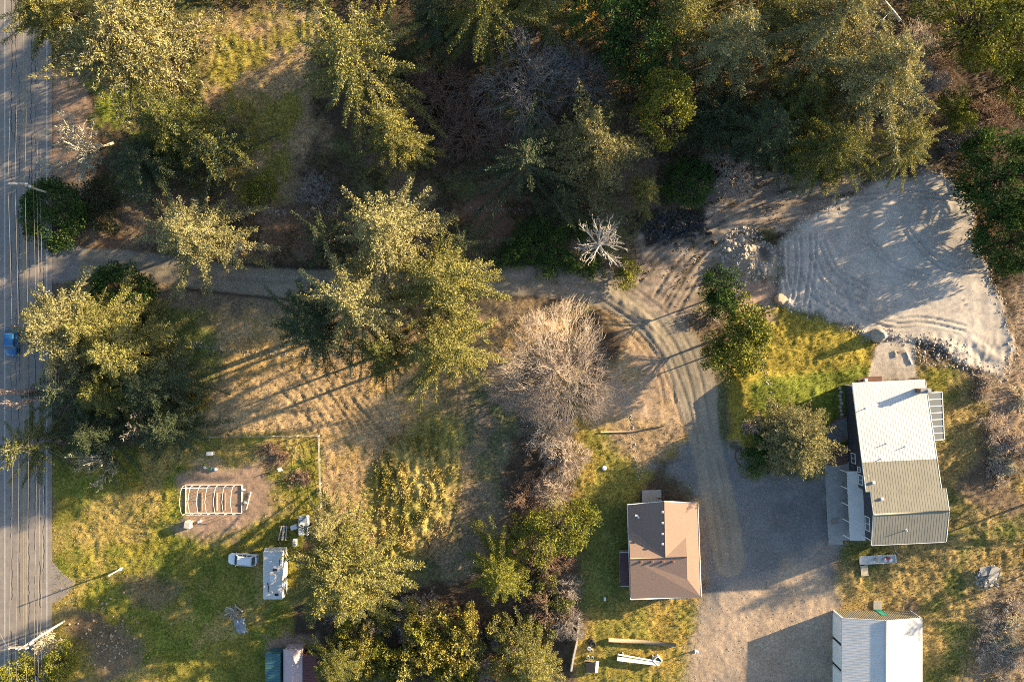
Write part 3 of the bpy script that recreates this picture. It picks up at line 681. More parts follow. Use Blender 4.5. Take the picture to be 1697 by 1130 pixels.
G = {}
G['fir_a'] = conifer(1, 20, 8.5, nb=135, base=.3, power=.82, lobes=.16, irr=.3, droop=.3, bw=.85, card=.30, step=.2)
G['fir_b'] = conifer(2, 20, 8.5, nb=122, base=.36, power=.75, lobes=.15, irr=.36, droop=.22, bw=.9, card=.30, step=.2)
G['fir_c'] = conifer(3, 20, 8.5, nb=130, base=.22, power=.9, irr=.25, bw=.8, droop=.26, card=.30, step=.2)
G['fir_d'] = conifer(14, 20, 8.5, nb=128, base=.38, power=.7, irr=.4, lobes=.2, bw=.95, droop=.2, card=.30, step=.2)
G['star_a'] = conifer(4, 22, 10, nb=92, base=.28, power=.85, irr=.28, droop=.34, bw=.62, card=.30, step=.2)
G['star_b'] = conifer(5, 18, 7.5, nb=62, base=.2, power=.75, irr=.45, droop=.2, bw=.5, card=.30, step=.2)
G['star_c'] = conifer(15, 20, 9, nb=96, base=.48, power=.8, irr=.34, droop=.34, bw=.62, card=.30, step=.2)
G['round_a'] = conifer(6, 18, 8, nb=155, top_round=.12, irr=.34, base=.34, lobes=.2, droop=.24, bw=.9, card=.30, step=.2)
G['round_b'] = conifer(7, 17, 8.5, nb=140, top_round=.25, irr=.4, base=.38, spread=.27, lobes=.25, droop=.22, tuft=.64)
G['high_a'] = conifer(41, 22, 8.5, nb=128, base=.46, power=.78, irr=.36, lobes=.2, bw=.85, card=.30, step=.2)
G['high_b'] = conifer(42, 22, 8.5, nb=138, base=.46, top_round=.12, irr=.34, lobes=.2, bw=.95, card=.30, step=.2)
G['thin_a'] = conifer(8, 16, 7, nb=90, power=.75, irr=.4, base=.2, dead=.2, bw=.5, card=.30, step=.2)
G['broad_a'] = cloud(21, 12, 5.5, nc=85, rc=1.1, per=75, card=.34, zlo=.3)
G['broad_b'] = cloud(22, 12, 8, nc=130, rc=1.2, per=70, card=.36, zlo=.25, lobes=.3)
G['pine_a'] = cloud(23, 9, 5.5, nc=60, rc=1.0, per=90, card=.36, zlo=.35, hollow=.3, flat=.7, lobes=.3)
G['bush_a'] = cloud(24, 5, 5, nc=150, rc=.8, per=70, card=.27, zlo=.05, hollow=.75, lobes=.06, ctr=.4)
G['bush_b'] = cloud(25, 3, 2.6, nc=45, rc=.6, per=60, card=.24, zlo=.05, hollow=.6, ctr=.4)
G['bush_c'] = cloud(26, 4, 3.6, nc=55, rc=.7, per=55, card=.3, zlo=.1, hollow=.3, lobes=.35, ctr=.45)
G['bush_d'] = cloud(27, 4, 3.6, nc=48, rc=.75, per=50, card=.32, zlo=.1, hollow=.25, lobes=.4, ctr=.5)
G['spread'] = conifer(28, 8, 6.2, nb=230, top_round=.7, base=.08, spread=.34, irr=.14, lobes=.05, droop=.05, up=.7, tuft=.42)
G['dome_a'] = dome(51, 9.5, 10.5, n3=7, n4=5)
G['dome_b'] = dome(52, 9, 9, n1=9, n2=7, n3=7, n4=4, rmin=.022)
G['dome_s'] = dome(53, 3.5, 4, n1=12, n2=7, n3=5, n4=3, rmin=.022)
G['snag'] = bare(33, 11, 6.5, stems=1, kids=(26, 5, 4), r=.22, spread=(1.1, .6, .6), ratio=(1, .35, .4), rmin=.035, bend=.2, upb=.1, zs=.5, trunk_len=.9)
G['lichen'] = bare(34, 10, 8, stems=2, kids=(8, 6, 5, 4), r=.15, spread=(.9, .7, .8, .8), ratio=(1, .5, .4, .35), rmin=.05, leanx=-.6, leany=.1, bend=.35)
G['brush_a'] = bare(35, 4, 4, stems=9, kids=(7, 6, 5), r=.05, spread=(.9, .7, .7), ratio=(1, .5, .5), rmin=.02, zs=.1, trunk_len=.7)
G['brush_b'] = bare(36, 4.5, 4.5, stems=12, kids=(6, 6, 4), r=.05, spread=(1.1, .8, .7), ratio=(1, .5, .5), rmin=.022, zs=.1, bend=.4, trunk_len=.7)
G['poplar'] = bare(37, 14, 3.2, stems=3, kids=(16, 7, 5), r=.13, spread=(.45, .5, .5), ratio=(1, .5, .5), rmin=.022, zs=.25, upb=.6, trunk_len=.8)
G['brush_c'] = bare(38, 2.0, 2.2, stems=9, kids=(5, 4, 3), r=.045, spread=(1.1, .8, .7), ratio=(1, .5, .5), rmin=.03, zs=.1, bend=.4)

BK, BG, BL, LI = M['bark'], M['bark_grey'], M['bleached'], M['lichen']
def T(kind, px, py, R, h, leaf, label, name=None, rz=None, cat=None, group=None, bark=None, zf=.5):
    g = G[kind]; r0 = {'dome_a': 10.5, 'dome_b': 9, 'dome_s': 4, 'high_a': 8.5, 'high_b': 8.5, 'fir_a': 8.5, 'fir_b': 8.5, 'fir_c': 8.5, 'fir_d': 8.5, 'star_a': 10, 'star_b': 7.5, 'star_c': 9, 'round_a': 8, 'round_b': 8.5, 'thin_a': 7, 'broad_a': 5.5, 'broad_b': 8, 'pine_a': 5.5, 'bush_a': 5, 'bush_b': 2.6, 'bush_c': 3.6, 'bush_d': 3.6, 'spread': 6.2,
                    'bare_a': 11, 'bare_b': 9, 'snag': 6.5, 'lichen': 8, 'brush_a': 4, 'brush_b': 4.5, 'poplar': 3.2, 'brush_c': 2.2}[kind]
    if kind.split('_')[0] in ('fir', 'round', 'high'): R = R*.9
    nm = name or ('shrub' if kind.startswith(('bush', 'brush', 'dome_s')) else 'bare_tree' if kind in ('dome_a', 'dome_b', 'bare_a', 'bare_b', 'poplar', 'snag', 'lichen') else 'broadleaf_tree' if kind.startswith('broad') else 'pine_tree' if kind.startswith('pine') else 'fir_tree')
    return plant(nm, g, px, py, R/r0, rz if rz is not None else (px*7+py*3) % 63*.1, LF.get(leaf) if leaf in LF else None, bark or BK, label, cat or ('shrub' if nm == 'shrub' else 'tree'), group, zf, h/g['h'])

# north-west, along the road
T('round_b', 222, 72, 10.5, 17, 'pale', 'broad straw-coloured fir with lichened twigs shading the road verge')
T('round_a', 95, 28, 7.0, 15, 'yellow', 'fir overhanging the road edge beside the broad straw-coloured fir')
T('fir_b', 300, 215, 9.0, 17, 'green', 'dark green fir right behind the bleached leaning tree')
T('fir_d', 250, 270, 6.5, 12, 'blue', 'low blue-green fir below the dark green fir by the bleached tree')
T('thin_a', 360, 250, 6.0, 13, 'blue', 'thin ragged fir on the clearing side of the dark green fir')
T('lichen', 160, 225, 8.0, 9, None, 'bleached lichen-covered dead tree leaning towards the road', bark=LI, rz=.1, name='dead_tree')
T('fir_a', 325, 388, 9.0, 15, 'pale', 'pale yellow fir standing over the north edge of the driveway')
T('bush_a', 88, 353, 5.9, 5.5, 'dark', 'round dense dark evergreen covering the utility pole base at the road edge', name='round_evergreen', cat='tree')
T('bush_c', 170, 345, 4.5, 3, 'under', 'low dull shrub behind the round roadside evergreen')
T('bush_c', 430, 312, 3.2, 2.6, 'broad', 'bright green shrub at the lower end of the grassy clearing')
T('brush_a', 525, 322, 4.0, 2.6, None, 'grey leafless bush at the foot of the grassy clearing', bark=M['twig_grey'])
T('star_a', 595, 105, 11.5, 22, 'yellow', 'tall star-shaped fir with long separate boughs above the clearing')
T('round_a', 655, 228, 5.8, 17, 'yellow', 'compact golden fir directly below the star-shaped fir')
# central group astride the drive
T('high_a', 648, 392, 9.0, 24, 'pale', 'large pale fir at the upper end of the group across the driveway')
T('star_c', 600, 505, 9.0, 24, 'pale', 'straw-coloured fir with radiating top in the middle of the driveway group')
T('high_b', 735, 470, 8.5, 22, 'yellow', 'yellow fir on the east side of the driveway group')
T('high_b', 735, 575, 7.6, 20, 'yellow', 'dense yellow fir over the meadow at the east end of the driveway group', rz=1.0)
T('high_a', 528, 540, 7.6, 18, 'blue', 'blue-green fir on the shaded west side of the driveway group')
T('high_a', 640, 580, 5.8, 17, 'green', 'shorter green fir over the meadow between the yellow and blue-green firs')
T('star_b', 768, 405, 5.5, 13, 'blue', 'sparse fir with long bare-tipped boughs reaching over the driveway')
T('thin_a', 545, 400, 5.5, 14, 'blue', 'thin blue-green fir between driveway and the large pale fir')
# middle north
T('star_b', 872, 276, 7.8, 20, 'blue', 'spiky fir with four pale arms beside the brown clearing', rz=.6)
T('round_b', 980, 250, 6.8, 17, 'pale', 'straw-coloured fir next to the spiky four-armed fir')
T('fir_c', 930, 330, 5.0, 11, 'blue', 'small dark fir tucked under the straw-coloured and spiky firs')
T('broad_a', 1100, 187, 5.2, 17, 'broad', 'rounded bright green madrone-like tree in front of the dark firs')
T('fir_c', 1070, 316, 3.6, 11, 'yellow', 'small bright cone-shaped fir above the black rubble heap')
T('bush_a', 1143, 302, 4.4, 4, 'dark', 'dense mid-green bush beside the muddy track')
T('bush_b', 965, 383, 1.9, 2.4, 'dark', 'small round green bush beside the silver dead tree')
T('snag', 1010, 412, 5.6, 11, None, 'silver dead tree with radiating bare branches above the driveway bend', bark=BL, name='dead_tree', zf=.7)
T('bush_c', 1037, 452, 2.6, 3, 'broad', 'yellow-green bush at the foot of the silver dead tree')
for i, (x, y, r) in enumerate([(905, 425, 3.2), (945, 432, 2.8), (870, 415, 3.0), (985, 440, 2.2), (840, 425, 2.5), (920, 390, 3.0), (880, 385, 3.0)]):
    T('bush_d' if i % 2 else 'bush_c', x, y, r, 2.0, 'dark', 'low dark shrub between the brown clearing and the driveway', group='shrubs along the shaded driveway bank')
# forest along the north edge
for k, x, y, r, h, lf, lab in (
    ('star_a', 805, 22, 9.5, 22, 'green', 'dark fir with hanging boughs north of the grey leafless trees'),
    ('fir_b', 720, 30, 6, 13, 'blue', 'blue-green fir between the star-shaped fir and the dark hanging fir'),
    ('fir_d', 890, 25, 6.5, 14, 'yellow', 'green fir beside the golden gap in the north wood'),
    ('broad_b', 1035, 60, 8.5, 15, 'dark', 'dark spreading broadleaf just east of the golden gap'),
    ('fir_a', 1120, 30, 8.5, 20, 'yellow', 'dark green fir behind the rounded bright tree'),
    ('fir_c', 1205, 80, 9.5, 21, 'pale', 'wide fir with yellow top between the rounded bright tree and the golden fir wall'),
    ('round_b', 1185, 195, 6.5, 9, 'blue', 'shaded blue-green fir beside the rounded bright tree'),
    ('fir_b', 1285, 45, 8.0, 15, 'yellow', 'fir behind the wide yellow-topped fir'),
    ('fir_d', 1372, 40, 9.0, 24, 'pale', 'tall golden fir at the back of the golden fir wall'),
    ('round_a', 1435, 140, 9.5, 24, 'pale', 'big golden fir facing the sun above the sand pad'),
    ('fir_a', 1330, 165, 8.5, 14, 'green', 'mottled green fir on the shaded side of the golden fir wall'),
    ('fir_c', 1265, 220, 8.0, 17, 'blue', 'dark fir above the leafless bush on the muddy track'),
    ('fir_b', 1365, 250, 7.5, 16, 'green', 'green fir overhanging the upper edge of the sand pad'),
    ('star_c', 1490, 250, 6.5, 13, 'yellow', 'fir with a drooping tip hanging over the sand pad corner'),
    ('broad_b', 1612, 48, 8.5, 13, 'broad', 'spreading yellow-green broadleaf near the fallen pale trunk'),
    ('pine_a', 1685, 130, 5.5, 9, 'broad', 'yellow-topped pine behind the spreading broadleaf'),
    ('pine_a', 1582, 192, 3.6, 7, 'broad', 'small pale pine among the grey leafless bushes'),
    ('fir_d', 1690, 25, 6.5, 13, 'green', 'green fir beyond the spreading yellow-green broadleaf')):
    T(k, x, y, r, h, lf, lab)
T('bush_a', 1665, 290, 7.5, 10.5, 'dark', 'large dark evergreen thicket tree beside the upper pad edge', name='dark_evergreen', cat='tree', rz=1)
T('bush_a', 1682, 398, 5.8, 8.5, 'dark', 'dark evergreen clump next to the pad below the larger one', name='dark_evergreen', cat='tree', rz=2)
T('bush_d', 1310, 262, 4.0, 3, 'dark', 'low green bush under the firs at the edge of the muddy track')
T('bush_d', 1370, 285, 3.5, 2.6, 'green', 'low dull bush under the overhanging fir beside the sand pad')
T('dome_b', 872, 128, 9.5, 11, None, 'wide grey leafless tree among the north firs', bark=M['twig_grey'])
T('dome_b', 960, 130, 6, 9, None, 'smaller grey leafless tree beside the wide grey one', bark=M['twig_grey'], rz=2)
T('dome_s', 725, 150, 6.5, 4, None, 'reddish-brown leafless thicket between golden fir and grey trees', bark=M['twig_red'])
T('dome_s', 780, 210, 6.0, 3.5, None, 'dark reddish leafless thicket below the wide grey tree', bark=M['twig_red'])
T('dome_s', 1215, 283, 4.8, 3.5, None, 'tan leafless bush at the edge of the muddy track', bark=M['twig'])
T('dome_s', 1525, 145, 5.5, 4, None, 'grey leafless thicket beside the big golden fir', bark=M['twig_grey'])
T('dome_s', 1600, 238, 3.8, 3.5, None, 'rounded grey leafless bush by the dark evergreen', bark=M['twig_grey'], rz=1)
T('brush_b', 1520, 75, 5.0, 3, None, 'tan leafless scrub around the fallen pale trunk', bark=M['twig'])
T('brush_b', 1655, 190, 5.0, 3, None, 'brown leafless scrub between small pine and dark evergreen', bark=M['twig_red'])
T('brush_b', 1560, 110, 4.0, 3, None, 'brown leafless scrub below the spreading broadleaf', bark=M['twig_red'], rz=2)
# meadow
T('dome_a', 918, 612, 10.4, 7.2, None, 'large tan leafless tree with fine twigs between meadow and driveway', bark=M['twig'])
for i, (x, y, r, h, b, lab) in enumerate([(905, 715, 5.5, 4.5, 'twig_grey', 'grey leafless thicket at the foot of the large tan tree'), (935, 760, 4.0, 3.5, 'twig', 'tan leafless bush second below the large tan tree'), (920, 815, 4.2, 3.5, 'twig', 'tan leafless bush just above the clumpy yellow-green tree'),
                              (905, 935, 4.5, 3, 'twig_red', 'brown leafless thicket just below the clumpy yellow-green tree'), (943, 972, 3.2, 3, 'twig', 'pale tan leafless bush beside the shaded garage lawn'), (905, 1010, 4.8, 3, 'twig_red', 'brown leafless thicket between garage lawn and round bottom fir'), (875, 830, 4.5, 3, 'twig_red', 'dark leafless thicket on the meadow side of the clumpy tree'), (935, 1030, 3.5, 2.6, 'twig_grey', 'grey leafless bush beside the old timber wall')]):
    T('dome_s' if i % 2 else 'brush_b', x, y, r, h, None, lab, bark=M[b])
T('broad_b', 920, 878, 6.0, 8, 'broad', 'clumpy yellow-green broadleaf on the meadow side of the garage', rz=.4)
for x, y, r, lab in ((898, 962, 3.0, 'dark green bush in the thicket below the clumpy broadleaf'), (888, 1035, 3.0, 'dark green bush in the thicket above the round bottom fir'), (926, 1000, 2.4, 'small green bush in the thicket beside the shaded garage lawn'), (870, 870, 3.0, 'olive bush on the meadow side of the clumpy broadleaf')):
    T('bush_c', x, y, r, 3.2, 'green', lab)
T('pine_a', 968, 850, 2.6, 5, 'broad', 'small pine bush touching the clumpy yellow-green broadleaf')
# by the drive and house
T('pine_a', 1192, 492, 4.2, 9, 'dark', 'dark topped pine at the upper end of the driveway bank')
T('pine_a', 1228, 552, 6.4, 9, 'broad', 'wide open pine in the middle of the driveway bank', rz=2)
T('pine_a', 1190, 588, 3.6, 7, 'broad', 'small yellow pine at the lower end of the driveway bank', rz=4)
T('brush_c', 1180, 520, 2.2, 1.8, None, 'tan dry bush under the driveway bank pines', bark=M['twig'])
T('brush_c', 1243, 702, 2.2, 2.0, None, 'small pinkish leafless bush beside the spreading yew', bark=M['twig_pink'])
T('spread', 1314, 726, 6.2, 6, 'pale', 'wide spreading yew-like evergreen on the lawn by the house steps', name='spreading_evergreen', zf=.4)
T('bush_c', 1252, 748, 3.4, 3, 'dark', 'dark shrub inside the curved bed edging beside the spreading evergreen')
# west grove
T('fir_b', 112, 545, 9.0, 17, 'pale', 'golden fir leaning over the road above the pink leafless poplars')
T('fir_c', 215, 590, 9.5, 18, 'yellow', 'olive green fir in the middle of the roadside grove')
T('fir_a', 165, 545, 8.0, 16, 'yellow', 'yellow fir between the golden and olive firs of the roadside grove')
T('fir_c', 190, 650, 8.5, 15, 'green', 'broad green fir behind the ragged grey-green one in the grove')
T('bush_a', 200, 492, 6.0, 5, 'dark', 'dark bushy evergreen at the driveway entrance', name='dark_evergreen', cat='tree', rz=4)
T('fir_b', 265, 635, 7.5, 16, 'blue', 'dark blue-green fir on the meadow side of the roadside grove')
T('thin_a', 130, 640, 7.5, 15, 'blue', 'ragged grey-green fir in the roadside grove', bark=BG)
T('poplar', 62, 656, 3.6, 14, None, 'pinkish leafless poplar overhanging the road', bark=M['twig_pink'])
T('thin_a', 55, 738, 6.5, 13, 'green', 'half-bare lichened fir overhanging the road at the end of the grove', bark=BG, rz=3)
T('fir_a', 165, 715, 7.5, 12, 'blue', 'low dark fir behind the half-bare lichened fir')
T('fir_b', 290, 705, 7.0, 12, 'blue', 'dark fir over the corner where meadow meets the lower lawn', rz=1)
T('lichen', 225, 690, 6.0, 11, None, 'dead branching tree rising out of the roadside grove', bark=BG, name='dead_tree', rz=2.6)
T('lichen', 165, 742, 5.0, 9, None, 'small dead tree at the lawn edge of the roadside grove', bark=LI, name='dead_tree', rz=1)
T('bush_d', 245, 660, 3, 5.5, 'gold', 'yellow leafy bush in a sunny gap of the roadside grove')
T('bush_c', 320, 655, 3, 3, 'gold', 'yellow-green bush at the sunny meadow edge of the grove')
# bottom
T('round_a', 570, 940, 9.4, 17, 'yellow', 'huge round yellow fir overhanging the white trailer', rz=2)
T('fir_c', 585, 990, 7.4, 13, 'yellow', 'dense yellow-green fir on the scrub side of the huge round fir')
T('fir_a', 545, 868, 4.6, 13, 'pale', 'pale fir above the huge round fir beside the tarped cart')
T('fir_c', 830, 950, 6.6, 13, 'broad', 'yellow-green fir at the lower end of the meadow')
T('fir_c', 882, 1105, 7.0, 11, 'yellow', 'round yellow fir beside the timber wall at the bottom', rz=3)
T('fir_c', 560, 1100, 5.5, 11, 'green', 'green fir behind the maroon shed')
T('broad_a', 103, 1095, 3.2, 7, 'broad', 'small leafy roadside tree below the crossarm pole')
T('broad_a', 45, 1118, 4.0, 8, 'broad', 'leafy tree leaning over the road edge at the bottom', rz=2)
T('brush_c', 78, 1065, 2.2, 4, None, 'lichened twiggy bush below the crossarm pole', bark=LI)
rg = random.Random(9)
for i in range(44):
    for _ in range(50):
        x, y = rg.uniform(545, 870), rg.uniform(990, 1130)
        if y > 1010+.0*x and not (x > 800 and y < 1020): break
    k = rg.choice(['bush_c', 'bush_d', 'bush_c', 'brush_a', 'brush_b', 'bush_d']); w = rg.uniform(2.2, 4.0)
    if k.startswith('bush'): T(k, x, y, w, rg.uniform(3, 5.5), rg.choice(['gold', 'gold', 'broad', 'yellow']), 'golden leafy shrub in the scrub thicket', group='golden shrubs in the scrub thicket', rz=rg.uniform(0, 6))
    else: T(k, x, y, w, rg.uniform(2.2, 3.6), None, 'tan leafless shrub in the scrub thicket', group='leafless shrubs in the scrub thicket', bark=M[rg.choice(['twig', 'twig', 'twig_red'])], rz=rg.uniform(0, 6))
for i in range(17):
    x, y = rg.uniform(1615, 1700), rg.uniform(625, 790)
    if x < 1600+(y-625)*.35: x += 30
    T('brush_c', x, y, rg.uniform(1.4, 2.6), rg.uniform(1, 2), None, 'dry tan bush on the bank beyond the greenhouse lean-to', bark=M[rg.choice(['twig', 'twig', 'lichen'])], rz=rg.uniform(0, 6), group='dry bushes on the bank')
for i in range(14):
    x, y = rg.uniform(1630, 1700), rg.uniform(1000, 1130)
    T('brush_b' if i % 2 else 'brush_c', x, y, rg.uniform(1.6, 3.2), rg.uniform(1, 1.8), None, 'bramble bush in the corner beyond the white workshop', bark=M[rg.choice(['twig', 'twig_grey', 'lichen'])], rz=rg.uniform(0, 6), group='brambles beyond the workshop')
# neighbours just outside the view, whose shadows fall into it
for k, x, y, r, h, lf in (('fir_a', 1780, 745, 5, 10, 'green'), ('fir_b', 1800, 830, 6, 12, 'yellow'), ('star_c', 1790, 950, 4.5, 10, 'green'), ('fir_d', 1780, 1060, 5, 9, 'yellow'), 
                          ('fir_a', 1300, -80, 9, 22, 'green'), ('fir_b', 1120, -90, 9, 22, 'green'), ('fir_c', 960, -80, 9, 20, 'green'), ('fir_d', 420, -90, 7, 15, 'green')):
    T(k, x, y, r, h, lf, 'conifer standing just past the edge of the property', group='conifers past the property edge')

# ---- grass, tall grass and undergrowth
rs = np.random.RandomState(4)
def blades(name, n, dens, hmin, hmax, wid, label, bright=1.0, box=None):
    bx = box or (-76, 90, -60, 60)
    x = rs.uniform(bx[0], bx[1], n*3); y = rs.uniform(bx[2], bx[3], n*3); c, z = tone_at(x, y); keep = rs.rand(n*3) < dens(x, y, c)
    x, y, c, z = x[keep][:n], y[keep][:n], c[keep][:n], z[keep][:n]; m = len(x)
    nb = 3; i = np.repeat(np.arange(m), nb); a = rs.rand(m*nb)*6.28; hh = rs.uniform(hmin, hmax, m*nb); le = rs.uniform(.2, .9, m*nb)*hh
    p = np.stack([x[i]+rs.randn(m*nb)*.06, y[i]+rs.randn(m*nb)*.06, z[i]-.02], -1); s = np.stack([-np.sin(a), np.cos(a), a*0], -1)*wid; t = p+np.stack([np.cos(a)*le, np.sin(a)*le, hh], -1)
    V = np.stack([p-s, p+s, t], 1).reshape(-1, 3); F = np.arange(len(V)).reshape(-1, 3)
    col = np.repeat(c[i]*bright*rs.uniform(.65, 1.35, (m*nb, 1)), 3, axis=0); col[:, 3] = 1
    tag(link(name, np_mesh(name, V, F, col=np.clip(col, 0, 1)), M['grass']), label, 'grass', kind='stuff')
blades('grass', 95000, lambda x, y, c: np.clip(c[:, 3]-.35, 0, 1)*1.3, .06, .2, .05, 'short rough grass over the meadow and lawns')
tp = np.array(tallf)
blades('tall_grass', 3600, lambda x, y, c: np.clip(1.25-((x*10+848.5-688)/75)**2-((565-y*10-820)/120)**2, 0, 1)*(fbm(x, y*.6, 1.1, 95) > .5), .15, .5, .08, 'tall uncut grass clumps in the middle of the meadow', 1.1, P(605, 950)[:1]+P(770, 690)[:1]+(P(605, 950)[1], P(605, 690)[1]))
def undergrowth(n):
    x = rs.uniform(-60, 90, n*3); y = rs.uniform(8, 60, n*3); c, z = tone_at(x, y)
    q = (np.abs(c[:, 0]-.1) < .07) & (fbm(x, y, 5, 90) > .47) & (fbm(x, y, .9, 91) > .4); x, y, z = x[q][:n], y[q][:n], z[q][:n]; m = len(x)
    hgt = .15+.9*rs.rand(m)*fbm(x, y, 3, 92); p = np.stack([x, y, z+hgt], -1); d = rs.randn(m, 3)*np.array([1, 1, .4]); nr = np.array([0, 0, .7])+rs.randn(m, 3)*.6
    V, F, T_ = cards(p, d, nr, .22+.3*rs.rand(m), .06+.08*rs.rand(m), np.clip(.25+.75*fbm(x, y, 2, 93)+.4*(rs.rand(m)-.5), 0, 1))
    tag(link('undergrowth', np_mesh('undergrowth', V, F, tint=T_), LF['under']), 'low ferns and brush covering the forest floor', 'undergrowth', kind='stuff')
undergrowth(45000)

# ------------------------------------------------------------------ buildings
def ribs(b, p0, p1, q0, q1, pitch=.42, w=.04, hgt=.012):
    "raised seams on the roof plane p0-p1 (eave) to q0-q1 (ridge)"
    p0, p1, q0, q1 = map(Vector, (p0, p1, q0, q1)); n = max(2, int((p1-p0).length/pitch))
    for i in range(n+1):
        t = i/n; A_ = p0.lerp(p1, t); B_ = q0.lerp(q1, t); u = (p1-p0).normalized()*w/2; up = Vector((0, 0, hgt)); dn = Vector((0, 0, -.01))
        b.add([A_-u+dn, A_+u+dn, A_+u*.5+up, A_-u*.5+up, B_-u+dn, B_+u+dn, B_+u*.5+up, B_-u*.5+up], [(0, 1, 2, 3), (7, 6, 5, 4), (3, 2, 6, 7), (1, 5, 6, 2), (0, 3, 7, 4)])
def window(parent, c, axis, w, h, mull=True):
    "axis: 'x' wall faces -x / 'y' wall faces +y; c = centre on the wall face"
    b = MB(); d = .07
    def bx(b_, u, v, su, sv, off, th):
        if axis == 'x': b_.box((c[0]-off, c[1]+u, c[2]+v), (th, su, sv))
        else: b_.box((c[0]+u, c[1]+off, c[2]+v), (su, th, sv))
    for s in (-1, 1): bx(b, s*w/2, 0, .1, h+.1, .03, .1); bx(b, 0, s*h/2, w-.1, .1, .03, .1)
    if mull: bx(b, 0, 0, .06, h-.1, .03, .08)
    f = b.build('window', M['white'], parent)
    g = MB(); bx(g, 0, 0, w-.1, h-.1, .012, .02); g.build('pane', M['glass'], f)

# ---- house
ang = math.radians(2.7); hx, hy = P(1412.6, 635.4, 3.5)
house = empty('house', (hx, hy, 0), ang); tag(house, 'large house with white and olive metal roof beside the gravel court', 'house')
wd, run1, jog, rid, run2, sh = 11.7, 12.3, 16.8, 20.2, 25.3, .7
def rz2(r): return 3.5+.168*r if r <= rid else 6.9-(r-rid)/(run2-rid)*1.1
# walls
wt = .4
b = MB()
def wall_block(b, x0, x1, r0, r1):
    rr = [r0]+([rid] if r0 < rid < r1 else [])+[r1]
    poly = [(-r, rz2(r)-.14) for r in rr]
    vs = []
    for x in (x0, x1):
        vs += [(x, -r0, 0), (x, -r1, 0)]+[(x, y, z) for y, z in reversed(poly)]
    n = len(vs)//2
    b.add(vs, [tuple(range(n)), tuple(reversed(range(n, 2*n)))]+[((i+1) % n, i, n+i, n+(i+1) % n) for i in range(n)])
wall_block(b, wt, wd-wt, wt, jog-.002); wall_block(b, sh+wt, wd+sh-wt, jog, run2-wt)
b.build('wall', M['slate'], house)
b = MB().slab([(0, 0, rz2(0)), (0, -run1, rz2(run1)), (wd, -run1, rz2(run1)), (wd, 0, rz2(0))], .12); wr = b.build('white_roof', M['white_metal'], house)
b = MB(); ribs(b, (0.05, -.02, rz2(0)), (wd-.05, -.02, rz2(0)), (.05, -run1+.02, rz2(run1)), (wd-.05, -run1+.02, rz2(run1))); b.build('seam', M['white_metal'], wr)['kind'] = 'stuff'
b = MB().slab([(0, -run1-.003, rz2(run1)-.003), (0, -jog, rz2(jog)), (wd, -jog, rz2(jog)), (wd, -run1-.003, rz2(run1)-.003)], .12)
b.slab([(sh, -jog-.003, rz2(jog)+.02), (sh, -rid, rz2(rid)+.02), (wd+sh, -rid, rz2(rid)+.02), (wd+sh, -jog-.003, rz2(jog)+.02)], .12)
orf = b.build('olive_roof', M['olive_metal'], house)
b = MB(); ribs(b, (.05, -run1, rz2(run1)), (wd-.05, -run1, rz2(run1)), (.05, -jog, rz2(jog)), (wd-.05, -jog, rz2(jog))); ribs(b, (sh+.05, -jog, rz2(jog)+.02), (sh+wd-.05, -jog, rz2(jog)+.02), (sh+.05, -rid, rz2(rid)+.02), (sh+wd-.05, -rid, rz2(rid)+.02))
b.build('seam', M['olive_metal'], orf)['kind'] = 'stuff'
b = MB().slab([(sh, -rid-.003, rz2(rid)+.02), (sh, -run2, rz2(run2)), (wd+sh, -run2, rz2(run2)), (wd+sh, -rid-.003, rz2(rid)+.02)], .12); sr = b.build('south_roof', M['olive_metal'], house)
b = MB(); ribs(b, (sh+.05, -run2, rz2(run2)), (sh+wd-.05, -run2, rz2(run2)), (sh+.05, -rid, rz2(rid)+.02), (sh+wd-.05, -rid, rz2(rid)+.02)); b.build('seam', M['olive_metal'], sr)['kind'] = 'stuff'
MB().tube([(sh, -rid, rz2(rid)+.05), (sh+wd, -rid, rz2(rid)+.05)], .12, 6).build('ridge_cap', M['olive_metal'], house)
for xs, r0, r1 in ((0, 0, run1), (wd, 0, run1), (0, run1, jog), (wd, run1, jog), (sh, jog, rid), (sh+wd, jog, rid), (sh, rid, run2), (sh+wd, rid, run2)):
    s_ = -1 if xs in (0, sh) else 1
    MB().tube([(xs+.05*s_, -r0-.01, rz2(r0)-.05), (xs+.05*s_, -r1+.01, rz2(r1)-.05)], .09, 4).build('barge_trim', M['trim'], house)
MB().box((wd/2, .06, rz2(0)-.1), (wd, .12, .14)).build('gutter', M['trim'], house); MB().box((wd/2+sh, -run2-.06, rz2(run2)-.1), (wd, .12, .14)).build('gutter', M['trim'], house)
ch = MB().box((wd-1.1, -1.55, rz2(1.5)+.75), (1.5, .62, 1.7)).build('chimney', M['brick'], house)
MB().box((wd-1.1, -1.55, rz2(1.5)+1.65), (1.66, .78, .1)).build('chimney_cap', M['concrete'], ch); MB().box((wd-.7, -1.55, rz2(1.5)+1.85), (.5, .4, .3)).build('flue', M['metal'], ch)
for x, r, hh in ((1.6, 4.0, .45), (4.1, 9.6, .5), (7.0, 10.2, .5), (3.0, 11.9, .3), (5.9, 23.0, .5)):
    b = MB().tube([(x, -r, rz2(r)-.05), (x, -r, rz2(r)+hh)], .07, 8); b.lathe([(.16, 0), (.16, .05), (.08, .08)], (x, -r, rz2(r)), 8); b.build('vent_pipe', M['white'], house)
for x, r in ((1.2, 15.4), (2.2, 17.9)):
    MB().box((x, -r, rz2(r)+.16), (.42, .42, .3), bev=.06).build('roof_vent', M['white'], house)
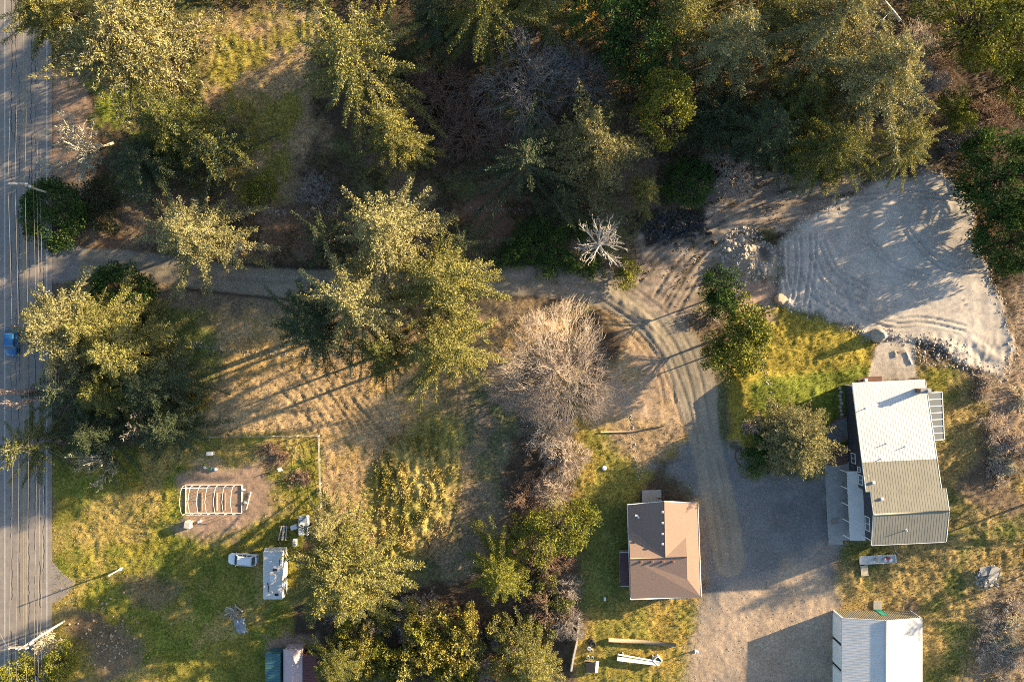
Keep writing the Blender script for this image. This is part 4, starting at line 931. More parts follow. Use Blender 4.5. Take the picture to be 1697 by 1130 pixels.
b = MB().tube([(-.05, -14.2, rz2(14)-.3), (-.05, -14.2, rz2(14)+1.3)], .03, 6); b.tube([(-.05, -14.2, rz2(14)+1.2), (.6, -13.5, rz2(14)+1.25)], .025, 6); b.tube([(-.05, -14.2, rz2(14)+.7), (.1, -15.3, rz2(14)+.1)], .02, 6); b.build('antenna', M['metal'], house)
for r, z, w_, h_ in ((12.3, 1.9, 1.6, 1.3), (13.8, 3.6, .8, .8)): window(house, (wt, -r, z), 'x', w_, h_)
for r, z, w_, h_ in ((15.4, 3.95, 1.5, 1.3), (22.4, 4.1, 2.2, 1.35)): window(house, (wt if r < jog else sh+wt, -r, z), 'x', w_, h_)
# corner boards and belly band show as white lines on the dark siding
MB().box((sh+wt-.03, -run2+wt+.08, 2.95), (.06, .14, 5.1)).build('corner_board', M['trim'], house)
MB().box((wt-.03, -.06-wt, 1.7), (.06, .12, 3.3)).build('corner_board', M['trim'], house)
# porch along the west side
pr = MB().slab([(sh+wt-.02, -14.2, 3.15), (-1.1, -14.2, 2.7), (-1.1, -25.4, 2.7), (sh+wt-.02, -25.4, 3.15)], .1).build('porch_roof', M['white_metal'], house)
b = MB().box((-1.05, -19.8, 2.6), (.1, 11.2, .22)); b.build('porch_beam', M['white'], house)
for r in (14.4, 17.1, 19.8, 22.5, 25.2): MB().box((-1.0, -r, 1.25), (.14, .14, 2.5)).build('porch_post', M['white'], house)
MB().box((-1.55, -19.6, .1), (3.9, 13, .2)).build('porch_slab', M['concrete'], house)
MB().box((-2.3, -26.1-.003, .08), (2.4, 1.4, .16)).build('porch_pad', M['concrete'], house)
for r, l in ((22.6, 1.2), (23.2, 1.1)): MB().box((-2.4, -r, .26), (l, .16, .1), rz=.25).build('porch_plank', M['wood'], house)
# deck planter at the south gable and brick landing at the north door
MB().box((4.6, -run2+.2, .9), (2.8, .5, .25)).build('window_shelf', M['woodlight'], house)
MB().box((4.6, .25, .06), (4, .9, .12)).build('door_step', M['brick'], house)
# greenhouse lean-to
gh = MB(); gx0, gx1, g0, g1, gzv = wd-wt+.02, wd+3.5, 2.2, 9.9, 2.45
for x in (gx0+.06, gx1): gh.box((x, -(g0+g1)/2, gzv-(.0 if x < wd else .35)), (.12, g1-g0, .12))
n = 7
for i in range(n+1):
    r = g0+(g1-g0)*i/n; gh.slab([(gx0+.1, -r+.06, gzv+.03), (gx1-.05, -r+.06, gzv-.32), (gx1-.05, -r-.06, gzv-.32), (gx0+.1, -r-.06, gzv+.03)], .09); gh.box((gx1, -r, (gzv-.42)/2), (.09, .09, gzv-.42))
gh.box((gx1-.001, -(g0+g1)/2, .4), (.1, g1-g0-.1, .8))
gh_o = gh.build('greenhouse_lean_to', M['white'], house)
for i in range(n):
    r0 = g0+(g1-g0)*i/n+.08; r1 = g0+(g1-g0)*(i+1)/n-.08
    MB().slab([(gx0+.12, -r0, gzv), (gx1-.06, -r0, gzv-.35), (gx1-.06, -r1, gzv-.35), (gx0+.12, -r1, gzv)], .02).build('pane', M['clear'], gh_o)
# curved brick landing and steps
st = empty('garden_steps', (hx, hy, 0), ang); tag(st, 'curved brick and stone steps fanning out from the house wall', 'steps')
cx, cy = .3, -9.6
arc = lambda r, a0, a1, n_=14: [(cx+r*math.cos(math.radians(a0+(a1-a0)*i/n_)), cy+r*math.sin(math.radians(a0+(a1-a0)*i/n_))) for i in range(n_+1)]
MB().prism([(cx, cy)]+arc(3.7, 90, 190), 0, .55).build('landing', M['stonepave'], st)
b = MB(); o_ = arc(3.95, 90, 190); i_ = arc(3.71, 90, 190)
b.prism(o_+i_[::-1], 0, .6); b.build('brick_edging', M['brick'], st)
for a0 in (125, 150, 172):
    p_ = arc(3.68, a0, a0, 1)[0]; b = MB(); d_ = Vector((p_[0]-cx, p_[1]-cy, 0)); b.box((cx+d_.x/2, cy+d_.y/2, .56), (d_.length*.92, .16, .05), rz=math.atan2(d_.y, d_.x)); b.build('brick_band', M['brick'], st)
for k in range(6):
    y0 = cy-.75-k*.62; z = .5-k*.07; b = MB()
    xs = np.linspace(-3.45, .3, 9); cur = [(x, y0-.35*(1-((x+1.6)/1.9)**2)) for x in xs]
    b.prism(cur+[(x, y-.55) for x, y in cur[::-1]], 0, z); b.build('step', M['brick'], st)
# planting bed along the north-west wall: stones
for i in range(9):
    me = rock_mesh(100+i, .38, .6, 1); r = 1.0+i*.62
    o = link('bed_stone', me, M['stone'], None); o.location = Matrix.Rotation(ang, 3, 'Z') @ Vector((-.35+.12*math.sin(i*2.1), -r, .1)) + Vector((hx, hy, 0)); tag(o, 'grey edging stone in the bed along the west house wall', 'stone', 'edging stones of the house bed')

# ---- garage
g = empty('garage', (*P(1100, 910, 2), 0)); tag(g, 'detached garage with brown cross-gabled shingle roof', 'garage'); gl0 = Vector(g.location)
def GP(px, py, z): x, y = P(px, py, z); return (x-gl0.x, y-gl0.y, z)
e_, rdg = 2.75, 4.75
NWe, NR, NEe = GP(1040.1, 836.2, e_), GP(1100.5, 830.7, rdg), GP(1155.9, 833.4, e_); SEe, SWe = GP(1161.5, 988.6, e_), GP(1045.3, 992.3, e_)
C0 = GP(1102.9, 923.0, rdg); Wv = GP(1041.6, 871.5, e_); Wr = GP(1044.4, 925.2, rdg-.02); Er = GP(1138.4, 922.8, rdg-.02)
NV = GP(1137.0, 890.0, 3.55); SV = GP(1139.2, 959.8, 3.5)
b = MB()
def tri(b, *ps, th=.1): 
    n = len(ps); b.add(list(ps)+[(p[0], p[1], p[2]-th) for p in ps], [tuple(range(n)), tuple(reversed(range(n, 2*n)))]+[((i+1) % n, i, n+i, n+(i+1) % n) for i in range(n)])
def rpart(name, *ps):
    A_ = sum(ps[i][0]*ps[(i+1) % len(ps)][1]-ps[(i+1) % len(ps)][0]*ps[i][1] for i in range(len(ps)))
    if A_ < 0: ps = ps[::-1]
    q = MB(); tri(q, *ps); return q.build(name, M['shingle'], g)
rpart('west_slope', NWe, NR, C0, Wv); rpart('east_slope', NR, NEe, SEe, SV, NV, C0)
rpart('north_slope', Wv, C0, Wr); rpart('north_slope', C0, NV, Er); rpart('south_slope', Wr, C0, Er, SV, SEe, SWe)
q = MB().add([NV, SV, Er], [(0, 1, 2)]); q.build('gable_end', M['tanwall'], g)
q = MB().add([(Wv[0]+.05, Wv[1], Wv[2]-.05), (SWe[0]+.05, SWe[1], SWe[2]-.05), (Wr[0]+.05, Wr[1], Wr[2]-.12)], [(0, 1, 2)]); q.build('gable_end', M['tanwall'], g)
q = MB().add([(NWe[0]+.2, NWe[1]-.5, e_-.1), (NEe[0]-.2, NEe[1]-.5, e_-.1), (NR[0], NWe[1]-.5, rdg-.25)], [(0, 1, 2)]); q.build('gable_end', M['tanwall'], g)
q = MB().prism([(NWe[0]+.4, NWe[1]-.5), (NEe[0]-.4, NEe[1]-.5), (SEe[0]-.4, SEe[1]+.4), (SWe[0]+.4, SWe[1]+.4)], 0, e_-.1); q.build('wall', M['tanwall'], g)
q = MB(); q.tube([(NEe[0]+.05, NEe[1], e_-.02), (SEe[0]+.05, SEe[1], e_-.02)], .08, 5); q.build('gutter', M['trim'], g)
q = MB(); q.tube([(SWe[0], SWe[1]-.05, e_-.02), (SEe[0], SEe[1]-.05, e_-.02)], .08, 5); q.build('gutter', M['trim'], g)
q = MB(); q.tube([(NWe[0]-.05, NWe[1], e_-.02), (SWe[0]-.05, SWe[1], e_-.02)], .08, 5); q.build('gutter', M['trim'], g)
for a_, c_ in ((NWe, NR), (NR, NEe)):
    q = MB(); q.tube([(a_[0], a_[1]+.03, a_[2]), (c_[0], c_[1]+.03, c_[2])], .06, 4); q.build('barge_trim', M['trim'], g)
q = MB(); q.tube([(NR[0], NR[1], rdg+.02), (C0[0], C0[1], rdg+.02)], .08, 5); q.tube([(Wr[0], Wr[1], rdg+.01), (Er[0], Er[1], rdg+.01)], .075, 5); q.build('ridge_cap', M['shingle'], g)
for px in (1062.5, 1080.5, 1098.5, 1115.5):
    x, y, _ = GP(px, 930, 4.5); q = MB().box((x, y, 4.62), (.42, .36, .26), bev=.05); q.build('roof_vent', M['brick'], g)
for py in (848, 866, 884, 901):
    x, y, _ = GP(1097.5, py, 4.7); q = MB().box((x, y, 4.78), (.34, .34, .26), bev=.05); q.build('roof_vent', M['metal'], g)
q = MB(); x, y, _ = GP(1056, 853, 3.3); q.tube([(x, y, 3.0), (x, y, 3.9)], .12, 8); q.tube([(x, y, 3.85), (x-.45, y+.1, 3.9)], .12, 8); q.tube([(x, y, 3.3), (x+.25, y-.55, 3.45)], .13, 8); q.build('flue_pipe', M['white'], g)
ls = empty('lean_to_shed', (*P(1034, 942), 0)); tag(ls, 'low maroon-roofed lean-to against the west garage wall', 'shed')
sx, sy = ls.location.x, ls.location.y
def LP(px, py, z): x, y = P(px, py, z); return (x-sx, y-sy, z)
xr = GP(1045.3, 950, 2.2)[0]+gl0.x-sx+.32
A1, A2, A3 = LP(1027.4, 915.5, 2.15), LP(1026.5, 944, 2.5), LP(1028.6, 970, 2.15)
MB().slab([A1, (xr, A1[1], 2.2), (xr, A2[1], 2.52), A2], .08).build('roof', M['shingle_d'], ls); MB().slab([A2, (xr, A2[1], 2.52), (xr, A3[1], 2.2), A3], .08).build('roof', M['shingle_d'], ls)
MB().prism([(A1[0]+.15, A1[1]-.15), (xr, A1[1]-.15), (xr, A3[1]+.15), (A3[0]+.15, A3[1]+.15)], 0, 2.06).build('wall', M['tanwall'], ls)
for p_ in (A1, A3): MB().box(((p_[0]+xr)/2, p_[1]+(.04 if p_ is A1 else -.04), p_[2]-.02), (xr-p_[0], .08, .14)).build('fascia', M['trim'], ls)
q = MB().prism([P(1063.5, 812), P(1095.5, 811), P(1096, 834), P(1064, 835)], -.05, .10); tag(q.build('patio_slab', M['concrete']), 'concrete slab at the north end of the garage', 'slab')

# ---- workshop
wx0, wy0 = P(1380.8, 1011.3); sw = empty('workshop', (wx0, wy0, 0)); tag(sw, 'long white metal workshop with roller doors by the gravel court', 'workshop')
ww, wl, we, wr_ = 12.7, 22.0, 3.3, 4.35
b = MB(); prof = [(0, 0), (ww, 0), (ww, we-.05), (ww/2, wr_-.07), (0, we-.05)]
vs_ = [(x, 0, z) for x, z in prof]+[(x, -wl, z) for x, z in prof]
b.add(vs_, [(4, 3, 2, 1, 0), (5, 6, 7, 8, 9)]+[(i, (i+1) % 5, 5+(i+1) % 5, 5+i) for i in (0, 1, 4)]); b.build('wall', M['white'], sw)
b = MB(); b.add([(0.1, .02, 0.05), (ww-.1, .02, .05), (ww-.1, .02, we-.15), (ww/2, .02, wr_-.17), (.1, .02, we-.15)], [(4, 3, 2, 1, 0)]); b.build('front_cladding', M['olive_metal'], sw)
b = MB()
for i in range(34): x = .3+i*.36; b.box((x, .045, (we+(wr_-we)*(1-abs(x-ww/2)/(ww/2))-.25)/2+.05), (.06, .05, we+(wr_-we)*(1-abs(x-ww/2)/(ww/2))-.3))
b.build('cladding_rib', M['olive_metal'], sw)['kind'] = 'stuff'
for s_ in (0, 1):
    x0, x1 = (-.12, ww/2-.002) if s_ == 0 else (ww+.12, ww/2+.002); z0 = we-.02
    rf_ = MB().slab([(x0, .15, z0), (x1, .15, wr_), (x1, -wl, wr_), (x0, -wl, z0)], .08).build('roof', M['white_metal'], sw)
    b = MB(); ribs(b, (x0, -wl, z0), (x0, .1, z0), (x1, -wl, wr_), (x1, .1, wr_), .42); b.build('seam', M['white_metal'], rf_)['kind'] = 'stuff'
MB().tube([(ww/2, .17, wr_+.02), (ww/2, -wl, wr_+.02)], .13, 6).build('ridge_cap', M['white_metal'], sw)
for y0 in (-.3, -4.5, -8.9, -13.3):
    d_ = MB().box((-.06, y0-2.0, 1.45), (.08, 3.7, 2.9)).build('roller_door', M['white'], sw)
    MB().box((-.03, y0-4.1, 1.6), (.05, .35, 3.2)).build('door_gap', M['dark'], sw)
MB().box((-.1, -wl/2, we-.12), (.14, wl, .14)).build('gutter', M['trim'], sw)
for x in (.03, ww-.03): MB().box((x, .06, we/2), (.16, .08, we-.1)).build('corner_trim', M['white'], sw)
dr_ = MB().box((7.4, .09, 1.05), (1.0, .06, 2.1)).build('door', M['green_tub'], sw); MB().box((7.05, .14, 1.0), (.08, .06, .08)).build('handle', M['metal'], dr_)
tag(MB().box((wx0+7.3, wy0+.95, .06), (1.4, 1.4, .22)).build('door_slab', M['concrete']), 'pale square slab at the workshop side door', 'slab')
b = MB().box((wx0+7.8, wy0+.2, we-.35), (.5, .3, .15), bev=.03); 
# ---- sheds at the bottom
def shed(px0, py0, px1, py1, zl, zr, roofm, label, wallm, ribbed=True, zmid=None):
    zt = max(zl, zr, zmid or 0); x0, y0 = P(px0, py0, zt); x1, y1 = P(px1, py1, zt); r = empty('shed', ((x0+x1)/2, y0, 0)); tag(r, label, 'shed'); w = x1-x0; l = y0-y1
    MB().prism([(-w/2+.12, -.15), (w/2-.12, -.15), (w/2-.12, -l+.15), (-w/2+.12, -l+.15)], 0, min(zl, zr)-.08).build('wall', wallm, r)
    if zmid is None: sl = [((-w/2, zl), (w/2, zr))]
    else: sl = [((-w/2, zl), (0-.002, zmid)), ((.002, zmid), (w/2, zr))]
    for (xa, za), (xb, zb) in sl:
        rf_ = MB().slab([(xa, 0, za), (xb, 0, zb), (xb, -l, zb), (xa, -l, za)], .07).build('roof', roofm, r)
        if ribbed: b = MB(); ribs(b, (xa, -l, za), (xa, 0, za), (xb, -l, zb), (xb, 0, zb), .4, .06, .05); b.build('seam', roofm, rf_)['kind'] = 'stuff'
    return r
shed(439, 1083, 464.5, 1150, 2.3, 2.5, M['teal'], 'teal ribbed metal-roofed shed beside the pink covered one', M['teal'])
shed(467.5, 1078, 499, 1150, 2.3, 2.2, M['pink'], 'shed covered by a faded pink tarp between teal and maroon sheds', M['pink'], False, 2.9)
shed(501, 1085, 524, 1150, 2.2, 2.4, M['maroon'], 'maroon roofed shed half under the fir', M['brick'])
# ---- hoop house frame
hx0, hy0 = P(308, 803); hx1, hy1 = P(401, 850); hp = empty('hoop_house', ((hx0+hx1)/2, (hy0+hy1)/2, gz((hx0+hx1)/2, (hy0+hy1)/2))); tag(hp, 'bare white hoop house frame on the lower lawn', 'hoop house')
w2, l2 = (hx1-hx0)/2, (hy0-hy1)/2
b = MB()
for s_ in (-1, 1): b.box((0, s_*l2, .08), (2*w2+.09, .09, .16)); b.box((s_*w2, 0, .081), (.09, 2*l2-.1, .16))
b.build('base_frame', M['white'], hp)
for k in range(7):
    x = -w2+.05+k*1.38; b = MB(); b.tube([(x, -l2, .1), (x, -l2+.05, 1.3), (x, -l2*.72, 1.85), (x, 0, 2.35), (x, l2*.72, 1.85), (x, l2-.05, 1.3), (x, l2, .1)], .03, 6); b.build('hoop', M['trim'], hp)
b = MB().tube([(-w2+.05, l2-.2, 1.55), (w2-.9, l2-.2, 1.55)], .035, 5); b.build('purlin', M['white'], hp)
b = MB().tube([(-w2+.05, -l2+.03, 1.2), (w2-.9, -l2+.03, 1.2)], .035, 5); b.build('purlin', M['white'], hp)
for x, c_ in ((-1.9, 'wood'), (.55, 'woodlight'), (1.9, 'wood')):
    tag(MB().box((hp.location.x+x, hp.location.y-.4, .12+hp.location.z), (.12, 3.0, .1)).build('bed_board', M[c_]), {-1.9: 'dark plank along the floor inside the hoop house', .55: 'pale plank along the floor in the middle of the hoop house', 1.9: 'dark plank on the floor near the open end of the hoop house'}[x], 'plank')

# ------------------------------------------------------------------ vehicles
def car(name, label, px, py, rz, paint, L=4.75, Wd=1.86, hood=1.15, roof_h=1.72, suv=True):
    x, y = P(px, py, .9); z0 = max(gz(x, y), rz_(x) if x < -76 else -9); r = empty(name, (x, y, z0), rz); tag(r, label, 'car')
    # front is +x ; lofted cross-sections: (x, half width, belt z, roof z, roof half width)
    hl = L/2; hw = Wd/2
    secs = [(-hl, hw*.86, .95, .95), (-hl+.12, hw*.97, 1.0, 1.0), (-hl*.5, hw, 1.02, 1.02), (hl*.3, hw, 1.0, 1.0), (hl-.55, hw*.97, .93, .95), (hl-.18, hw*.84, .84, .86), (hl, hw*.62, .7, .72)]
    v = []; f = []
    for (X_, w_, zb, zc) in secs:
        v += [(X_, -w_, .3), (X_, -w_*1.0, .62), (X_, -w_*.97, zb-.06), (X_, -w_*.85, zb), (X_, 0, zc+.03), (X_, w_*.85, zb), (X_, w_*.97, zb-.06), (X_, w_, .62), (X_, w_, .3)]
    for i in range(len(secs)-1):
        for j in range(8): f.append((i*9+j, i*9+j+1, (i+1)*9+j+1, (i+1)*9+j))
        f.append((i*9+8, i*9, (i+1)*9, (i+1)*9+8))
    n = len(secs)-1; f.append(tuple(range(8, -1, -1))); f.append(tuple(n*9+j for j in range(9)))
    body = MB().add(v, f, True).build('body', paint, r)
    cx0, cx1, cx2, cx3 = -hl+.22, -hl+.75 if suv else -hl+1.1, hl-hood-.75, hl-hood    # rear glass bottom, roof rear, roof front, windscreen bottom
    rw = hw*.80; bw = hw*.93; rt = roof_h
    cab = MB(); cab.add([(cx0, -bw, .98), (cx1, -rw, rt), (cx2, -rw, rt), (cx3, -bw, .98), (cx0, bw, .98), (cx1, rw, rt), (cx2, rw, rt), (cx3, bw, .98)], [(1, 2, 6, 5), (0, 3, 2, 1), (4, 5, 6, 7), (0, 1, 5, 4), (3, 7, 6, 2)]); cab.build('cabin', paint, r)
    def pane(nm, q, pr_=None):
        c_ = sum((Vector(p) for p in q), Vector())/4; nrm = (Vector(q[1])-Vector(q[0])).cross(Vector(q[2])-Vector(q[1])).normalized()
        if nrm.dot(c_-Vector((0, 0, .6))) < 0: nrm = -nrm
        MB().add([Vector(p)+(c_-Vector(p))*.06+nrm*.012 for p in q], [(0, 1, 2, 3)]).build(nm, M['glass'], r)
    pane('windscreen', [(cx3, -bw*.94, 1.02), (cx3, bw*.94, 1.02), (cx2, rw*.94, rt-.03), (cx2, -rw*.94, rt-.03)]); pane('rear_window', [(cx0, -bw*.88, 1.06), (cx0, bw*.88, 1.06), (cx1, rw*.88, rt-.05), (cx1, -rw*.88, rt-.05)])
    for s_ in (-1, 1):
        for t0, t1 in ((.03, .3), (.35, .63), (.67, .95)):
            lo = lambda t: cx0+.25+(cx3-.3-cx0-.25)*t; hi = lambda t: cx1+.1+(cx2-.1-cx1)*t
            pane('side_window', [(lo(t0), s_*bw*.985, 1.06), (lo(t1), s_*bw*.985, 1.06), (hi(t1), s_*(rw+.015), rt-.1), (hi(t0), s_*(rw+.015), rt-.1)])
        MB().box((cx3-.25, s_*(hw+.12), 1.08), (.14, .22, .16), bev=.03).build('mirror', paint, r)
        MB().box((hl-.22, s_*hw*.66, .74), (.22, .38, .14), rz=-s_*.35, bev=.03).build('headlight', M['clear'], r)
        MB().box((-hl+.01, s_*hw*.7, .88), (.1, .24, .3), bev=.02).build('taillight', M['light_red'], r)
        for X_ in (-hl*.6, hl*.6):
            w_ = MB().wheel((X_, s_*(hw-.1), .35), .35, .24).build('wheel', M['dark'], r); MB().wheel((X_, s_*(hw+.03), .35), .2, .03, n=10).build('rim', M['metal'], w_)
        if suv: MB().tube([(cx1+.1, s_*rw*.86, rt+.05), (cx2-.1, s_*rw*.86, rt+.05)], .03, 5).build('roof_rail', M['metal'], r)
    for X_, nm in ((hl-.02, 'front_bumper'), (-hl-.02, 'rear_bumper')): MB().box((X_, 0, .45), (.14, Wd*.72 if X_ > 0 else Wd*.82, .24), bev=.05).build(nm, paint, r)
    return r
car('parked_car', 'white estate car parked on the lawn beside the white trailer', 401.5, 927, math.pi-.06, M['car_white'])
car('moving_car', 'blue car driving along the road past the roadside grove', 18, 567, -math.pi/2, M['blue_paint'], 4.6, 1.82, 1.05, 1.45, False)
# travel trailer
tx, ty = P(452.8, 952.5, 2.8); tr = empty('travel_trailer', (tx, ty, gz(tx, ty)), 0.0); tag(tr, 'white travel trailer parked beside the white car under the fir', 'trailer')
MB().box((0, 0, 1.75), (3.2, 7.8, 2.3), bev=.12).build('body', M['white'], tr)
MB().box((0, 0, .5), (2.8, 7.2, .2)).build('chassis', M['dark'], tr)
MB().box((0, 0, 2.93), (2.9, 7.5, .07)).build('roof_membrane', M['white_metal'], tr)
for x, y, sx_, sy_, h_, m_ in ((.35, .9, .7, .32, .12, 'dark'), (.0, -.4, .8, 1.1, .32, 'white'), (-.35, 2.2, .4, .4, .14, 'white'), (-.2, -2.6, .45, .45, .14, 'metal'), (.6, -3.1, .6, .35, .12, 'dark')):
    MB().box((x, y, 2.96+h_/2), (sx_, sy_, h_), bev=.03).build('air_conditioner' if sy_ > 1 else 'roof_vent', M[m_], tr)
b = MB().tube([(1.1, 1.6, 3.05), (1.12, 2.6, 3.02)], .06, 5); b.build('antenna', M['dark'], tr); MB().tube([(-.9, -1.2, 3.03), (-.7, -1.7, 3.03), (-.75, -2.6, 3.03)], .06, 5).build('roof_cable', M['dark'], tr)
for s_ in (-1, 1):
    for y in (-.6, .3): MB().wheel((s_*1.35, y, .36), .36, .24, (1, 0, 0)).build('wheel', M['dark'], tr)
    for y in (-2.4, 2.2): MB().box((s_*1.61, y, 1.9), (.03, 1.0, .6)).build('window', M['glass'], tr)
MB().box((-1.62, .9, 1.5), (.04, .75, 1.8)).build('door', M['white_metal'], tr)
b = MB(); b.tube([(-.7, 3.6, .5), (0, 5.0, .5)], .06, 5); b.tube([(.7, 3.6, .5), (0, 5.0, .5)], .06, 5); b.build('hitch', M['dark'], tr)
MB().box((-1.75, 3.55, 1.0), (.5, .6, .5), bev=.05).build('side_box', M['white'], tr)

# ------------------------------------------------------------------ poles and wires
def upole(px, py, label, h=10.4, arm=True):
    x, y = P(px, py); r = empty('utility_pole', (x, y, gz(x, y))); tag(r, label, 'utility pole', 'utility poles along the road')
    MB().tube([(0, 0, -.3), (0, 0, h)], [.19, .13], 10).build('pole', M['greywood'], r)
    c_ = MB().box((-.35, 0, h-.55), (2.9, .14, .16)).build('crossarm', M['greywood'], r); c2 = MB().box((-.35, .16, h-.55), (2.9, .10, .12)).build('crossarm', M['greywood'], r)
    for xx in (-1.65, -.6, .9): MB().lathe([(.07, 0), (.1, .06), (.06, .14), (.09, .2), (.03, .26)], (xx, 0, h-.46), 8).build('insulator', M['white'], c_)
    b = MB(); b.tube([(-1.2, .07, h-.62), (0, .07, h-1.3)], .03, 4); b.tube([(.6, .07, h-.62), (0, .07, h-1.3)], .03, 4); b.build('brace', M['metal'], r)
    MB().lathe([(.18, 0), (.24, .06), (.24, .75), (.16, .85)], (.38, 0, h-2.6), 12).build('transformer', M['metal'], r)
    return x, y
p1 = upole(105, 328, 'grey utility pole with crossarm rising behind the round roadside evergreen')
p2 = upole(106, 1029, 'grey utility pole with crossarm beside the leafy roadside tree')
def cable(a_, b_, sag, r, label, grp='overhead wires along the road'):
    pts = []
    for i in range(25):
        t = i/24; q = Vector(a_).lerp(Vector(b_), t); q.z -= 4*sag*t*(1-t); pts.append(q)
    tag(MB().tube(pts, r, 5).build('overhead_wire', M['wire']), label, 'wire', grp)
zt = 10.2
for nm, dx, z, s_, r_ in (('outermost', -1.65, zt, .9, .011), ('middle', -.6, zt, .8, .011), ('innermost', .9, zt, .7, .011)):
    for ya, yb in (((p1[0], p1[1]), (p2[0], p2[1])), ((p1[0], p1[1]), (p1[0]-.3, p1[1]+70)), ((p2[0], p2[1]), (p2[0]+.5, p2[1]-70))):
        cable((ya[0]+dx, ya[1], z), (yb[0]+dx, yb[1], z), s_, r_, f'power wire on the {nm} crossarm insulators above the road')
for k, (dx, z) in enumerate(((-.05, 7.0), (.05, 6.4), (.12, 5.8))):
    for ya, yb in ((p1, p2), (p1, (p1[0]-.3, p1[1]+70)), (p2, (p2[0]+.5, p2[1]-70))):
        cable((ya[0]+dx, ya[1], z), (yb[0]+dx, yb[1], z), 0.6+.1*k, .013, 'communication cable slung below the power wires', 'communication cables')
cable((p2[0]-1.7, p2[1], zt), (p2[0]-24, p2[1]+32, 8), .8, .015, 'service wire crossing the road diagonally from the crossarm pole', None)
x, y = P(203.5, 940); sp = empty('stub_pole', (x, y, gz(x, y))); tag(sp, 'short pale pole with lamp standing alone on the lower lawn', 'pole')
MB().tube([(0, 0, -.2), (0, 0, 3.7)], [.13, .10], 8).build('pole', M['greywood'], sp); MB().box((.1, 0, .8), (.3, .35, .6), bev=.04).build('meter_box', M['white'], sp); MB().lathe([(.1, 0), (.16, .05), (.1, .2)], (0, 0, 3.7), 10).build('cap', M['white'], sp)
x, y = P(1152, 1077); sp = empty('marker_post', (x, y, gz(x, y))); tag(sp, 'short leaning white post on the garage lawn', 'post')
MB().tube([(0, 0, -.1), (-.25, .1, 1.35)], [.10, .09], 6).build('post', M['white'], sp); MB().box((.2, -.1, .15), (.7, .25, .3), bev=.05, rz=-.3).build('foot', M['white'], sp)

# ------------------------------------------------------------------ yard things
def put(o, px, py, z=0.0, label=None, cat=None, group=None, rz=0.0):
    x, y = P(px, py); o.location = (x, y, gz(x, y)+z); o.rotation_euler.z = rz; tag(o, label, cat, group); return o
put(link('boulder', rock_mesh(1, 1.0, .65), M['stone_tan']), 1291, 496, .2, 'tan boulder at the lower left corner of the sand pad', 'boulder')
b = MB(); rgl = random.Random(3)
b.lathe([(1.15, -.2), (1.2, .3), (1.05, .9), (.75, 1.4), (.5, 1.75), (.55, 2.0), (.5, 2.2), (.2, 2.4)], (0, 0, 0), 14); b.v = [(x*(1+.06*math.sin(5*z+3*x)), y*(1+.06*math.cos(4*z+2*y)), z) for x, y, z in b.v]
put(b.build('standing_stone', M['stone']), 1452, 556, 0, 'tall rounded standing stone at the pad edge above the lawn', 'stone')
for i, (x, y, r, lab) in enumerate(((1215, 405, .55, 'angular clod on the spoil ridge nearest the haul track'), (1228, 398, .7, 'largest clod on the spoil ridge above the dug pit'), (1205, 415, .5, 'clod at the lower end of the spoil ridge'), (1262, 448, .6, 'pale clod on the lower rim of the dug pit'), (1275, 440, .45, 'small clod on the pad side rim of the dug pit'), (1305, 500, .4, 'small stone lying beside the tan boulder'))):
    put(link('clod', rock_mesh(20+i, r*.8, .6, 2), M['clod']), x, y, .25 if i < 5 else .05, lab, 'clod', 'clods round the dug pit')
for i in range(9):
    x, y = rg.uniform(1518, 1585), rg.uniform(562, 600); 
    put(link('clod', rock_mesh(50+i, rg.uniform(.15, .32), .6, 2), M['clod']), x, y, .0, 'earth clod in the spoil between patio and sand pad', 'clod', 'spoil clods beside the patio', rg.uniform(0, 6))
b = MB()
for i in range(260):
    x, y = P(rg.gauss(1115, 26), rg.gauss(376, 12)); r = rg.uniform(.12, .4); b.box((x, y, gz(x, y)+r*.3), (r*1.6, r*1.2, r), rz=rg.uniform(0, 3), rx=rg.uniform(-.5, .5), ry=rg.uniform(-.5, .5))
tag(b.build('asphalt_rubble', M['rubble_black']), 'heap of black asphalt rubble beside the haul track', 'rubble', kind='stuff')
b = MB()
for i in range(110):
    x, y = P(rg.gauss(178, 28), rg.gauss(1052, 28)); r = rg.uniform(.06, .26)
    if x < -75.5: continue
    b.box((x, y, gz(x, y)+r*.2), (r*1.4, r*1.1, r*.7), rz=rg.uniform(0, 3), bev=r*.2)
tag(b.build('field_stones', M['stone_tan']), 'scatter of pale stones on the lower lawn near the road', 'stones', kind='stuff')
b = MB().tube([(0, 0, .2), (5.5, .12, .22), (11.2, 0, .2)], [.32, .34, .3], 8); o = put(b.build('squared_log', M['wood']), 1008, 1059, .1, 'long weathered log lying across the garage lawn', 'log', rz=-.075)
pb = empty('pipe_rack', (*P(1057, 1090), gz(*P(1057, 1090))), -.1); tag(pb, 'stack of long white gutters on trestles on the garage lawn', 'pipe stack')
for k, (y0, y1) in enumerate(((.55, .0), (.05, -.28), (-.18, -.42), (-.38, -.52))): MB().box((0, (y0+y1)/2, .72+.01*k), (7.0, .2, .14), rz=(y1-y0)/7).build('gutter_length', M['white'], pb)
for x in (-2.6, 2.4): MB().box((x, 0, .31), (.15, 1.5, .62)).build('trestle', M['greywood'], pb)
bn = empty('square_bin', (*P(1088.5, 1091.5), gz(*P(1088.5, 1091.5))), .75); tag(bn, 'open square bin with green tub beside the white gutters', 'bin')
b = MB()
for s_ in (-1, 1): b.box((s_*.52, 0, .45), (.1, 1.14, .9)); b.box((0, s_*.52, .451), (.93, .1, .9))
